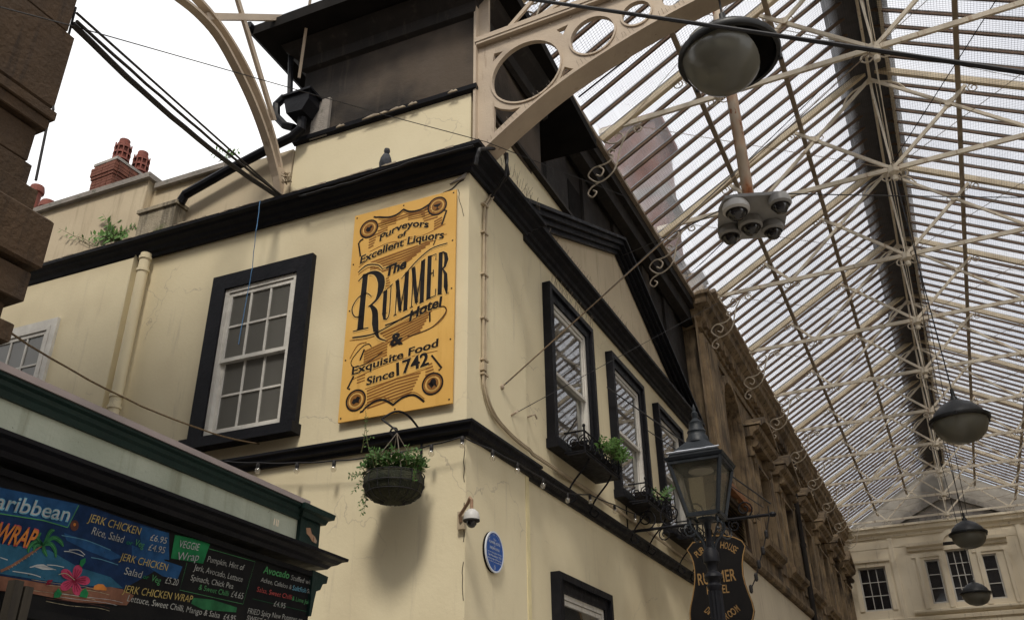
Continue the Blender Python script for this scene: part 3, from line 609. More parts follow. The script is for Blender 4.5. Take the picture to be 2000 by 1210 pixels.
# ================================================================== KIOSK (menu stall)
ki = thing('food_kiosk', 'dark green food kiosk with pale fascia and chalk painted menu board', 'kiosk', FK.P(0, 0, 0))
KZ = 0
MB().box(FK, -6, -.16, -.75, -.03, 0, 2.64).build('kiosk_body', M['kblack'], ki)
MB().box(FK, -6, -.13, -.6, -.012, 2.785, 2.936).build('fascia_board', M['pgreen'], ki)
m_ = MB(); pr = [(-.10, 2.925), (.004, 2.925), (.012, 2.95), (.024, 2.962), (.028, 2.98), (.045, 2.988), (.045, 3.001), (-.10, 3.001)]
m_.run(FK, pr, -6, -.16); m_.build('upper_cornice', M['green'], ki)
m_ = MB(); m_.add([FK.P(-6, .055, 3.002), FK.P(-.14, .055, 3.002), FK.P(-.14, .055, 3.03), FK.P(-6, .055, 3.03), FK.P(-6, -.7, 3.08), FK.P(-.14, -.7, 3.08)], [(0, 1, 2, 3), (3, 2, 5, 4), (0, 1, 5, 4)]); m_.build('roof_edge', M['lead'], ki)
m_ = MB(); pr = [(-.10, 2.70), (.02, 2.70), (.035, 2.718), (.06, 2.728), (.08, 2.745), (.105, 2.752), (.108, 2.768), (.0, 2.785), (-.10, 2.79)]
def plan(fr, pts): return [fr.P(a, d, 0) for a, d in pts]
m_.sweep(plan(FK, [(-6, 0), (.125, 0), (.125, -.5)]), pr); m_.build('lower_cornice', M['black'], ki)
# end post with its own cap and bracket
m_ = MB(); m_.box(FK, -.155, .045, -.18, .012, 2.78, 2.95); m_.build('end_post', M['green'], ki)
m_ = MB(); m_.sweep(plan(FK, [(-.155, -.2), (-.155, .012), (.05, .012), (.05, -.2)]), [(-.03, 2.935), (.02, 2.94), (.03, 2.965), (.055, 2.975), (.06, 3.005), (-.03, 3.035)]); m_.box(FK, -.155, .02, -.2, .01, 2.96, 3.034); m_.build('post_cap', M['green'], ki)
m_ = MB(); m_.prism(FK, [(-.10, 2.89), (-.06, 2.90), (-.04, 2.87), (-.005, 2.86), (.018, 2.84), (.015, 2.825), (-.03, 2.83), (-.06, 2.85), (-.09, 2.86)], .0121, .0145); m_.build('chipped_paint', M['rust'], ki)
m_ = MB(); m_.prism(FK, [(.02, 2.67), (.16, 2.66), (.15, 2.62), (.11, 2.61), (.09, 2.575), (.05, 2.56), (.035, 2.50), (.02, 2.42), (.0, 2.42), (0, 2.67)], -.45, .02); m_.build('end_bracket', M['green'], ki)
MB().box(FK, -.16, .02, -.5, .0, 0, 2.66).build('end_pilaster', M['kblack'], ki)
mn = MB(); mn.box(FK, -6, -.02, -.02, .002, 2.10, 2.655); mn.build('menu_board', M['kblack'], ki)
MB().box(FK, -6, -.0, .003, .018, 2.635, 2.662).build('board_batten', M['kblack'], ki)
m_ = MB()
for a in (-.52, -.50, -.485): m_.tube([FK.P(a, .10, 2.80), FK.P(a + .002, .10, 2.835)], .0025, 4)
m_.build('bolt_stub', M['rust'], ki)['kind'] = 'stuff'
# painted art
def kp(x, y, ox, oy, k): return FK.px(ox + x / k, oy + y / k, .003)
def k3(x, y): return kp(x, y, 0, 920, 4.173)       # from left enlargement
def k4(x, y): return kp(x, y, 320, 980, 5.261)
e1, e2, e3, e4 = .003, .0038, .0046, .0054
art = {}
def A_(k): return art.setdefault(k, MB())
fan(A_('c_dblue'), FK, [k3(*p) for p in [(-260, 50), (0, 130), (640, 262), (780, 300), (1000, 380), (1290, 470), (1365, 640), (1280, 800), (1000, 960), (900, 1000), (200, 880), (-260, 800)]], e1)
fan(A_('c_blue'), FK, [k3(*p) for p in [(-250, 60), (0, 130), (640, 268), (560, 450), (350, 400), (0, 345), (-250, 330)]], e2)
stroke(A_('c_lgreen'), FK, [k3(*p) for p in [(-250, 328), (0, 343), (350, 398), (548, 455), (640, 275)]], .004, e3)
fan(A_('c_sea'), FK, [k3(*p) for p in [(-200, 560), (100, 600), (400, 640), (640, 780), (900, 860), (1000, 950), (700, 930), (300, 880), (-200, 800)]], e2)
fan(A_('c_blue'), FK, [k3(*p) for p in [(520, 500), (700, 560), (900, 640), (1000, 700), (900, 720), (700, 640), (540, 560)]], e2)
fan(A_('c_blue'), FK, [k3(*p) for p in [(1140, 440), (1377, 500), (1377, 720), (1150, 690)]], e2)
fan(A_('c_sand'), FK, [k3(*p) for p in [(-200, 830), (0, 850), (300, 900), (620, 950), (900, 940), (1000, 960), (1090, 1010), (1030, 1090), (600, 1060), (210, 985), (-200, 960)]], e3)
R2 = random.Random(3)
for i in range(9):
    y = 880 + i * 22; x = 180 + R2.random() * 300
    stroke(A_('c_white' if i in (5, 6) else ('c_dsand' if i % 2 else 'c_cream')), FK, cr([k3(x, y), k3(x + 200, y + 20 + R2.random() * 20), k3(x + 420, y + 55), k3(x + 520, y + 80)], 4), [.001, .002] * 6 + [.001], e4)
for pts in ([(500, 520), (700, 560), (900, 640)], [(520, 650), (580, 655), (680, 690)], [(240, 780), (330, 770), (450, 800)], [(380, 760), (450, 765), (520, 780)], [(740, 700), (820, 715), (960, 760)], [(0, 700), (60, 720)], [(100, 812), (250, 835), (330, 860)], [(560, 640), (640, 640), (690, 680)]):
    stroke(A_('c_lightblue' if pts[0][0] in (500, 740) else 'c_white'), FK, cr([k3(*p) for p in pts], 4), .0035, e3)
fan(A_('c_white'), FK, [k3(*p) for p in [(260, 770), (300, 758), (350, 755), (400, 780), (460, 800), (350, 800)]], e3)
fan(A_('c_orange'), FK, [k3(*p) for p in [(755, 960), (765, 930), (800, 915), (840, 920), (865, 950), (862, 970)]], e4)
stroke(A_('c_sand'), FK, cr([k3(*p) for p in [(0, 812), (90, 770), (200, 700), (340, 605)]], 6), [.012, .011, .010, .009] * 4 + [.006] * 3, e4)
for i in range(9):
    t = i / 9; stroke(A_('c_cream'), FK, [k3(60 + 250 * t, 785 - 150 * t), k3(72 + 250 * t, 800 - 155 * t)], .0015, e4 + .0006)
for pts in ([(350, 600), (300, 570), (240, 610), (225, 660)], [(350, 600), (300, 545), (330, 500)], [(350, 600), (390, 520), (415, 485), (440, 480)], [(350, 600), (430, 540), (490, 570), (512, 610)], [(350, 600), (410, 590), (445, 640), (452, 700)], [(350, 600), (355, 640), (380, 690)], [(350, 600), (290, 600), (270, 650)]):
    c = cr([k3(*p) for p in pts], 5); stroke(A_('c_palm'), FK, c, [.007 + .011 * math.sin(PI * i / (len(c) - 1)) for i in range(len(c))], e4)
    c2_ = c[len(c) // 3:]; stroke(A_('c_lgreen'), FK, c2_, .002, e4 + .0008)
hc = (600, 885)
for i in range(5):
    t = -PI / 2 + .35 + i * 2 * PI / 5; q = []
    for j in range(13):
        u = j / 12; r_ = 130 * math.sin(PI * u) ** .6 if 0 < u < 1 else 8; q.append(k3(hc[0] + math.cos(t + (u - .5) * 1.35) * max(r_, 8), hc[1] + math.sin(t + (u - .5) * 1.35) * max(r_, 8)))
    fan(A_('c_pink'), FK, q, e4 + i * .0003)
    for s_ in (-.3, 0, .3): stroke(A_('c_dpink'), FK, [k3(hc[0] + math.cos(t + s_) * 25, hc[1] + math.sin(t + s_) * 25), k3(hc[0] + math.cos(t + s_ * .8) * 95, hc[1] + math.sin(t + s_ * .8) * 95)], .0022, e4 + .0021)
fan(A_('c_dpink'), FK, [k3(hc[0] + 24 * math.cos(i), hc[1] + 24 * math.sin(i)) for i in range(6)], e4 + .0024)
stroke(A_('c_cream'), FK, cr([k3(*p) for p in [(600, 885), (560, 850), (520, 830), (470, 840)]], 4), .003, e4 + .003)
for q in ([(640, 760), (650, 720), (690, 705), (690, 740), (660, 780)], [(470, 950), (435, 990), (430, 1030), (480, 1025), (500, 990)], [(690, 950), (715, 990), (700, 1030), (640, 1020), (650, 980)]):
    fan(A_('c_green'), FK, [k3(*p) for p in q], e4 + .0022)
fan(A_('c_dpink'), FK, [k3(*p) for p in [(365, 930), (385, 885), (430, 880), (400, 925)]], e4)
fan(A_('c_dsand'), FK, circ(k3(605, 440), .022, 12), e3); fan(A_('c_orange'), FK, circ(k3(605, 432), .007, 7), e4)
fan(A_('c_blue'), FK, [k4(*p) for p in [(-330, 440), (-20, 560), (10, 600), (190, 660), (140, 790), (-10, 760), (-330, 560)]], e2 - .0003)
fan(A_('c_green'), FK, [k4(*p) for p in [(112, 335), (480, 405), (400, 630), (70, 575)]], e3)
fan(A_('c_palm'), FK, [k4(*p) for p in [(300, 980), (500, 1000), (750, 1080), (740, 1130), (400, 1100), (280, 1040)]], e2)
stroke(A_('c_lgreen'), FK, [k4(*p) for p in [(465, 478), (935, 610), (810, 1045), (160, 900), (235, 620)]], .0022, e3)
stroke(A_('c_palm'), FK, [k4(*p) for p in [(910, 990), (1500, 1130)]], .0018, e3)
def kt(key, txt, p0, p1, h, f=None, bold=-.004, sh=.24, d=e4):
    f = f or k4; a0, z0 = f(*p0); a1, z1 = f(*p1); lettering(A_(key), FK, txt, a0, z0, a1, z1, h, d + .003, bold, sh)
kt('c_cyan', 'aribbean', (-60, 300), (545, 410), .062, k3, .022, .2); kt('c_white', 'aribbean', (-60, 295), (545, 405), .058, k3, -.004, .2, e4 + .001)
kt('c_red', 'WRAP', (-80, 570), (250, 628), .078, k3, .02, .3); kt('c_orange', 'WRAP', (-78, 560), (252, 618), .068, k3, .018, .3, e4 + .001)
kt('c_gold', 'JERK CHICKEN', (705, 405), (1128, 518), .035, k3); kt('c_chalk', 'Rice, Salad', (735, 510), (990, 582), .033, k3); kt('c_green', 'or', (1020, 590), (1070, 602), .02, k3); kt('c_lgreen', 'Veg', (1085, 600), (1160, 625), .03, k3)
kt('c_chalk', '£6.95', (1212, 560), (1345, 590), .03, k3); kt('c_chalk', '£4.95', (1198, 640), (1330, 668), .03, k3)
kt('c_gold', 'JERK CHICKEN', (965, 720), (1350, 810), .033, k3); kt('c_chalk', 'Salad', (1000, 835), (1140, 868), .032, k3); kt('c_green', 'or', (1155, 870), (1200, 880), .02, k3); kt('c_lgreen', 'Veg', (1220, 890), (1295, 915), .03, k3)
kt('c_chalk', '£5.20', (0, 830), (130, 858), .031); kt('c_gold', 'JERK CHICKEN WRAP', (-435, 925), (275, 1030), .033, None)
kt('c_chalk', 'Lettuce, Sweet Chilli, Mango & Salsa', (-390, 1015), (560, 1190), .028); kt('c_chalk', '£4.95', (600, 1200), (720, 1222), .028)
kt('c_white', 'VEGGIE', (140, 460), (345, 498), .035); kt('c_white', 'Wrap', (120, 595), (345, 600), .038)
kt('c_chalk', 'Pumpkin, Hint of', (435, 610), (810, 700), .030); kt('c_chalk', 'Jerk, Avocado, Lettuce', (295, 695), (795, 820), .030); kt('c_chalk', 'Spinach, Chick Pea', (262, 800), (700, 890), .028)
kt('c_lgreen', '& Sweet Chilli', (345, 895), (650, 965), .026); kt('c_chalk', '£4.65', (678, 970), (800, 995), .032)
kt('c_lgreen', 'Avocado', (1010, 725), (1275, 785), .038, None, .015); kt('c_chalk', 'Stuffed with', (1295, 795), (1525, 855), .028); kt('c_chalk', 'Ackee, Callaloo &', (985, 815), (1300, 895), .025)
kt('c_cyan', 'Saltfish', (1310, 900), (1450, 930), .027); kt('c_chalk', 'Salad', (1460, 930), (1550, 950), .024); kt('c_red', 'Salsa, Sweet Chilli', (945, 915), (1300, 1000), .026); kt('c_lgreen', '& Lime Juice', (1305, 1005), (1510, 1055), .024)
kt('c_chalk', '£4.95', (1118, 1065), (1235, 1090), .028); kt('c_chalk', 'FRIED Spicy New Potatoes or', (850, 1140), (1410, 1235), .028); kt('c_chalk', 'SWEET POTATO', (840, 1210), (1200, 1290), .026)
for k, m_ in art.items(): m_.build('painted_picture' if k in ('c_blue', 'c_dblue', 'c_sea', 'c_sand', 'c_pink', 'c_palm') else 'painted_lettering', M[k], ki)['kind'] = 'stuff'
MB().box(FK, -6, -.15, .003, .05, 2.15, 2.185).build('counter_rail', M['kblack'], ki)
# posts in front of the kiosk at the left
fp = thing('timber_posts', 'two weathered square timber posts in front of the kiosk menu', 'posts', FK.P(-1.92, .08, 0))
for a in (-1.975, -1.928): MB().box(FK, a - .019, a + .017, .06, .10, 0, 2.262 if a < -1.95 else 2.248).build('post', M['wood'], fp)
aw = MB().prism(FK, [(.06, 1.9), (.06, 2.40), (.45, 2.33), (.45, 1.9)], -.6, -.5).build('awning', M['sag'], loc=FK.P(.2, -.5, 1.9)); tag(aw, 'corner of a pale green canvas awning behind the kiosk end', 'awning')

# ================================================================== STONE HALL beyond the pub
class Hall(Fr):                                         # the hall front: set back half a metre, its own proportions
    K = 1.146
    def P(s, a, d, z): return Vector((-.52 + d * s.K, -6.6 + (a + 6.6) * s.K, 1.6 + (z - 1.6) * s.K if z > .01 else 0))
FH = Hall((0, 0, 0), (0, 1, 0), (1, 0, 0))
st_ = thing('stone_hall', 'sooty sandstone hall with pedimented windows under the glass roof', 'building', (-.5, 12.9, 0))
CZ = 10.25; Yw = [15.2 + 3.4 * k for k in range(6)]
holes = [(11.85, 13.55, 6.6, 9.6)] + [(c - .62, c + .62, 6.3, 8.15) for c in Yw] + [(10.1, 12.6, 5.7, 6.5)]
m_ = MB()
wall(m_, FH, 10.4, 33.95, 0, CZ, holes, d=0, reveal=.3)
m_.box(FH, 10.4, 33.95, -9, -.8, 0, 10.6); m_.box(FH, 10.38, 10.4, -9, 0, 0, CZ)
m_.build('wall', M['stone'], st_)
MB().box(FH, 10.42, 33.9, -.6, -.45, 5, 10.2).build('inner_face', M['room'], st_)
# pale rendered ground floor
MB().box(FH, 10.36, 33.95, .0, .03, 0, 5.42).build('rendered_base', M['farw'], st_)
# corner pilaster (two steps) and arch
MB().box(FH, 10.36, 11.6, .0, .08, 6.9, 9.9).build('pilaster', M['stone'], st_)
MB().box(FH, 10.55, 11.4, .08, .12, 6.9, 9.75).build('pilaster', M['stone'], st_)
m_ = MB(); ac = (12.7, 8.74); R0_ = .85; R1_ = 1.02
pa = circ(ac, R1_, 16, 0, PI); pb = circ(ac, R0_, 16, 0, PI)
for i in range(16):
    m_ = MB(); m_.prism(FH, [pb[i], pa[i], pa[i + 1], pb[i + 1]], .002, .07 + (.006 if i % 2 else 0)); m_.build('arch_stone', M['stone'], st_)
m_ = MB(); top_ = [(13.55, 9.602)] + [(p[0], p[1]) for p in pb] + [(11.85, 9.602)]
for i in range(16):
    x_a, z_a = pb[i]; x_b, z_b = pb[i + 1]; m_.add([FH.P(x_a, .0, z_a), FH.P(x_b, .0, z_b), FH.P(x_b, .0, 9.602), FH.P(x_a, .0, 9.602)], [(0, 1, 2, 3)]); m_.add([FH.P(x_a, .0, z_a), FH.P(x_b, .0, z_b), FH.P(x_b, -.35, z_b), FH.P(x_a, -.35, z_a)], [(0, 1, 2, 3)])
m_.build('spandrel_stone', M['stone'], st_)
MB().box(FH, 11.7, 13.7, -.5, -.42, 6.5, 9.7).build('recess_back', M['stone'], st_)
for a in (11.68, 13.56): MB().box(FH, a, a + .16, .002, .07, 6.6, 8.74).build('arch_jamb', M['stone'], st_)
sl = MB().box(FH, 12.9, 13.0, -.415, -.41, 7.6, 8.6).build('painted_sky_slit', M['pwhite'], st_)  # white strip painted to stand for bright sky through the slit
# cornice of the hall
prof = [(-.05, 10.02), (.06, 10.04), (.08, 10.16), (.15, 10.22), (.18, 10.36), (.32, 10.46), (.34, 10.60), (.39, 10.64), (.39, 10.72), (-.05, 10.78)]
c_ = FH.P(10.38, 0, 5); e_ = FH.P(33.9, 0, 5)
m_ = MB(); m_.sweep([(c_.x - 2.2, c_.y), (c_.x, c_.y), (e_.x, e_.y)], [(d * 1.146, 1.6 + (z - 1.6) * 1.146) for d, z in prof]); m_.build('cornice', M['stone'], st_)
MB().box(FH, 11.65, 33.95, .0, .05, 9.72, 9.84).build('frieze_band', M['stone'], st_)
for i in range(58):
    MB().box(FH, 10.5 + i * .40, 10.68 + i * .40, .08, .17, 10.09, 10.20).build('dentil', M['stone'], st_)
# parapet pier on the cornice where the roofs meet
MB().box(FH, 10.3, 10.75, -.6, .22, 10.80, 11.25).build('parapet_pier', M['stone'], st_)
MB().box(FH, 10.25, 10.8, -.65, .26, 11.252, 11.32).build('parapet_cap', M['stone'], st_)
# string course with raised sill blocks
m_ = MB(); m_.run(FH, [(0, 5.46), (.10, 5.46), (.14, 5.54), (.14, 5.62), (0, 5.68)], 9.4, 33.95); m_.build('string_course', M['stone'], st_)
for k, c in enumerate(Yw):
    f_ = MB(); ring(f_, FH, c - .78, c + .78, 6.32, 8.32, .16, .002, .10); ring(f_, FH, c - .70, c + .70, 6.38, 8.24, .07, .10, .14); wn = f_.build('window', M['stone'], st_)
    MB().run(FH, [(0, 6.06), (.10, 6.06), (.12, 6.14), (.22, 6.20), (.24, 6.31), (0, 6.31)], c - 1.1, c + 1.1).build('sill', M['stone'], wn)
    m2 = MB()
    if k % 2 == 0:
        oc = [(c - 1.25, 9.02)] + [(c + 1.25 * math.sin(t), 8.98 + .62 * math.cos(t) - .0) for t in [(-1.25 + .25 * i) for i in range(11)]] + [(c + 1.25, 9.02)]
        oc = [(c - 1.28, 8.98)] + [(c - 1.28 + 2.56 * i / 10, 9.0 + .52 * math.sin(PI * i / 10)) for i in range(11)] + [(c + 1.28, 8.98)]
        ic = [(c - 1.05 + 2.1 * i / 10, 9.02 + .36 * math.sin(PI * i / 10)) for i in range(11)]
        for i in range(10):
            m2.prism(FH, [(c - 1.28 + 2.56 * i / 10, 9.0 + .52 * math.sin(PI * i / 10)), (c - 1.28 + 2.56 * (i + 1) / 10, 9.0 + .52 * math.sin(PI * (i + 1) / 10)), ic[i + 1], ic[i]], .0, .42)
        m2.prism(FH, ic + [(c + 1.05, 9.0), (c - 1.05, 9.0)], .0, .2)
    else:
        m2.prism(FH, [(c - 1.28, 9.0), (c, 9.62), (c, 9.42), (c - 1.0, 8.98)], 0, .42); m2.prism(FH, [(c + 1.28, 9.0), (c, 9.62), (c, 9.42), (c + 1.0, 8.98)], 0, .42); m2.prism(FH, [(c - 1.0, 8.99), (c, 9.40), (c + 1.0, 8.99)], 0, .2)
    m2.run(FH, [(0, 8.74), (.20, 8.74), (.24, 8.82), (.36, 8.88), (.40, 8.97), (0, 8.975)], c - 1.25, c + 1.25)
    m2.build('pediment', M['stone'], wn)
    for s_ in (-1, 1):
        a = c + s_ * .98; m3 = MB(); m3.prism(FH, [(a - .13, 8.3), (a + .13, 8.3), (a + .13, 8.72), (a - .13, 8.72)], .0, .14); m3.tube([FH.P(a - .12, .20, 8.6), FH.P(a + .12, .20, 8.6)], .11, 10); m3.tube([FH.P(a - .10, .12, 8.36), FH.P(a + .10, .12, 8.36)], .07, 8)
        m3.build('console', M['stone'], wn); MB().box(FH, a - .11, a + .11, .0, .07, 6.32, 8.29).build('jamb_pilaster', M['stone'], wn)
    MB().add([FH.P(c - .6, -.16, 6.35), FH.P(c + .6, -.16, 6.35), FH.P(c + .6, -.16, 8.1), FH.P(c - .6, -.16, 8.1)], [(0, 1, 2, 3)]).build('pane', M['pane'], wn)
    m4 = MB(); ring(m4, FH, c - .6, c + .6, 6.33, 8.13, .06, -.2, -.13); m4.box(FH, c - .02, c + .02, -.19, -.14, 6.4, 8.07); m4.box(FH, c - .54, c - .021, -.19, -.14, 7.2, 7.24); m4.box(FH, c + .021, c + .54, -.19, -.14, 7.2, 7.24); m4.build('sash', M['stone2'], wn)
    for s_ in (0,): MB().box(FH, c + 1.45, c + 1.95, .0, .05, 6.0, 9.71).build('pilaster', M['stone'], st_)
m_ = MB(); ring(m_, FH, 10.0, 12.7, 5.45 + .25, 6.6, .1, .0, .06); m_.build('louvre_frame', M['stone2'], st_)
for i in range(9): m5 = MB().add([FH.P(10.1, -.02, 5.82 + i * .078), FH.P(12.6, -.02, 5.82 + i * .078), FH.P(12.6, -.09, 5.88 + i * .078), FH.P(10.1, -.09, 5.88 + i * .078)], [(0, 1, 2, 3)]).build('louvre', M['grate'], st_)
MB().box(FH, 10.3, 12.9, .0, .16, 6.66, 6.80).build('orange_lit_piece', M['orange'], st_)  # the orange light on this piece is put into its colour
rp = thing('rainwater_pipe', 'long brown cast rainwater pipe between the pedimented stone windows', 'pipe', FH.P(20.42, .12, 0))
MB().tube([FH.P(a, d, z) for d, a, z in ((.02, 20.25, 9.9), (.24, 20.25, 9.88), (.26, 20.3, 9.75), (.14, 20.4, 9.4), (.12, 20.42, 5), (.12, 20.42, 0))], .085, 10).build('pipe', M['grime2'], rp, True)
for z in (9.2, 7.4, 5.2): MB().tube([FH.P(20.42, .12, z), FH.P(20.42, .12, z + .11)], .12, 10).build('collar', M['grime2'], rp, True)

# ================================================================== FAR BUILDING closing the hall
F4 = FY(40.0)
fb = thing('far_building', 'cream stuccoed facade with an arched tripartite window closing the end of the hall', 'building', (4.4, 40, 0))
hl = [(-.02, 1.22, 8.33, 10.33), (2.98, 3.62, 8.45, 10.43), (3.95, 4.93, 8.45, 10.78), (5.40, 6.05, 8.45, 10.43), (7.7, 8.9, 8.33, 10.33)]
m_ = MB(); wall(m_, F4, -1.0, 14, 0, 12.2, hl, reveal=.25); m_.build('wall', M['farw'], fb)
MB().box(F4, -1.0, 14, -3, -.45, 0, 12.2).build('inner_wall', M['room'], fb)
m_ = MB(); m_.prism(F4, [(-.4, 12.2), (9.2, 12.2), (4.4, 15.0)], -.6, -.5); m_.build('gable', M['gable'], fb)
m_ = MB(); m_.run(F4, [(0, 11.62), (.06, 11.62), (.10, 11.75), (.22, 11.85), (.26, 12.02), (.34, 12.06), (.34, 12.16), (0, 12.22)], -.8, 14); m_.build('cornice', M['farw'], fb)
m_ = MB(); m_.prism(F4, [(1.9, 12.3), (2.3, 12.3), (4.5, 13.35), (6.7, 12.3), (7.1, 12.3), (4.5, 13.65)], -.48, -.2); m_.prism(F4, [(2.3, 12.25), (6.7, 12.25), (4.5, 13.35)], -.49, -.4); m_.build('gable_pediment', M['coping'], fb)
m_ = MB(); m_.box(F4, -.9, 14, .0, .02, 11.15, 11.45); m_.box(F4, 1.55, 1.78, .0, .07, 7.9, 11.6); m_.box(F4, 7.1, 7.33, .0, .07, 7.9, 11.6); m_.build('pilaster_strip', M['farw'], fb)
m_ = MB(); m_.run(F4, [(0, 8.0), (.08, 8.0), (.16, 8.10), (.16, 8.18), (0, 8.22)], 2.1, 6.9); m_.run(F4, [(0, 7.75), (.08, 7.75), (.10, 7.9), (0, 7.95)], -.9, 14); m_.build('sill_band', M['farw'], fb)
for (a0, a1) in ((2.35, 3.92), (4.96, 6.62)):
    MB().run(F4, [(0, 10.86), (.10, 10.86), (.14, 10.98), (.26, 11.06), (.28, 11.2), (0, 11.25)], a0, a1).build('entablature', M['farw'], fb)
    MB().box(F4, a0 + .1, a1 - .02, .0, .05, 10.55, 10.75).build('entablature_band', M['farw'], fb)
    for a in (a0 + .28, a1 - .25): MB().box(F4, a, a + .2, .002, .09, 8.24, 10.54).build('pilaster', M['farw'], fb)
m_ = MB(); pa = circ((4.44, 11.0), .72, 20, 0, PI); pb = circ((4.44, 11.0), .50, 20, 0, PI)
for i in range(20): m_.prism(F4, [pb[i], pa[i], pa[i + 1], pb[i + 1]], .002, .10)
m_.build('arch_moulding', M['farw'], fb)
MB().prism(F4, pb, .0, .012).build('fanlight', M['dark_glass'], fb)
m_ = MB(); m_.box(F4, 3.95, 4.93, .0, .06, 10.79, 10.98); m_.build('transom', M['farw'], fb)
def far_window(a0, a1, z0, z1, nx, ny):
    m_ = MB(); ring(m_, F4, a0 + .002, a1 - .002, z0 + .002, z1 - .002, .07, -.2, -.08); wn = m_.build('window', M['white'], fb)
    for i in range(nx):
        for j in range(ny):
            aa = a0 + .07 + (a1 - a0 - .14) * i / nx; ab = a0 + .07 + (a1 - a0 - .14) * (i + 1) / nx; za = z0 + .07 + (z1 - z0 - .14) * j / ny; zb = z0 + .07 + (z1 - z0 - .14) * (j + 1) / ny
            MB().add([F4.P(aa + .018, -.15, za + .018), F4.P(ab - .018, -.15 + R_.uniform(-.004, .004), za + .018), F4.P(ab - .018, -.15, zb - .018), F4.P(aa + .018, -.15 + R_.uniform(-.004, .004), zb - .018)], [(0, 1, 2, 3)]).build('pane', M['dark_glass'], wn)
    for i in range(1, nx): a = a0 + .07 + (a1 - a0 - .14) * i / nx; MB().box(F4, a - .018, a + .018, -.18, -.10, z0 + .07, z1 - .07).build('glazing_bar', M['white'], wn)
    for j in range(1, ny): z = z0 + .07 + (z1 - z0 - .14) * j / ny; MB().box(F4, a0 + .07, a1 - .07, -.175, -.105, z - .018, z + .018).build('glazing_bar', M['white'], wn)
    return wn
for h, n_ in zip(hl, ((3, 3), (1, 3), (3, 4), (1, 3), (3, 3))):
    wn = far_window(*h, *n_)
for a0, a1 in ((-.02, 1.22), (7.7, 8.9)):
    m_ = MB(); ring(m_, F4, a0 - .22, a1 + .22, 8.33, 10.55, .218, .0, .05, wb=0); m_.box(F4, a0 - .26, a1 + .26, .0, .12, 10.552, 10.68); m_.build('window_surround', M['farw'], fb)
# opposite side of the hall (outside the frame, it closes the space)
mw_ = thing('opposite_hall', 'plain stone hall wall carrying the right side of the glass roof', 'building', (8.85, 20, 0))
F8 = Fr((8.85, 40, 0), (0, -1, 0), (-1, 0, 0))
m_ = MB(); m_.box(F8, 0, 39, -6, 0, 0, 11.6); m_.run(F8, [(0, 11.1), (.1, 11.12), (.24, 11.4), (.45, 11.6), (.5, 11.9), (0, 12)], 0, 39); m_.build('wall', M['farw'], mw_)
for i in range(9): mq = MB(); ring(mq, F8, 2 + i * 4.2, 3.6 + i * 4.2, 6, 8.2, .15, .0, .08); mq.build('window', M['stone'], mw_)

# ================================================================== GLASS ROOF
XR, ZR, SL = 4.40, 14.80, .58
def zs(x): return ZR - SL * abs(x - XR)
TY = [2.17 + 3.64 * k for k in range(11)]; ZC = 12.13
roof = thing('glass_roof', 'pitched glass roof on cream iron trusses over the market hall', 'roof', (XR, 20, 12))
SD = Vector((1, 0, SL)).normalized(); SN = Vector((-SL, 0, 1)).normalized()
def sp(x, y, down=0):                                   # point on the glass slope, or below it
    s_ = 1 if x <= XR else -1; n_ = Vector((-SL * s_, 0, 1)).normalized(); return Vector((x, y, zs(x))) - n_ * down
def xl(y): return -.42 if y < 12.8 else .0
def spiral3(c, r0, r1, turns, a0, y=0, n=16): return [(p[0], y, p[1]) for p in spiral(c, r0, r1, turns, a0, n)]
# shared scroll meshes, modelled at the origin in the truss plane
def scroll_mesh(specs, r, nm):
    m_ = MB()
    for pts in specs: m_.tube(pts, r, 4)
    return m_.mesh(nm, M['scroll'])
S_SMALL = scroll_mesh([spiral3((.12, -.02), .11, .03, 1.3, PI / 2, 0, 12), spiral3((-.12, -.02), .11, .03, -1.3, PI / 2, 0, 12)], .013, 'scroll_pair')
def c3(*pts): return [(p[0], 0, p[1]) for p in cr(list(pts), 5)]
S_BRK = scroll_mesh([c3((.78, -.06), (.55, -.14), (.42, -.32), (.34, -.50), (.20, -.91), (-.09, -1.08), (-.29, -.90), (-.22, -.76), (-.10, -.73), (.0, -.84), (-.06, -.95), (-.14, -.90)),
                     c3((.25, -.50), (.17, -.44), (.13, -.52), (.20, -.60), (.10, -.70), (-.10, -.73)), c3((-.09, -1.08), (-.25, -1.15), (-.32, -1.27), (-.24, -1.36), (-.16, -1.28), (-.22, -1.22)),
                     c3((0, -.05), (.10, -.25), (.30, -.33), (.42, -.22), (.34, -.12), (.27, -.20)), spiral3((.72, -.16), .10, .03, 1.2, PI / 2, 0, 10)], .017, 'eaves_scroll')
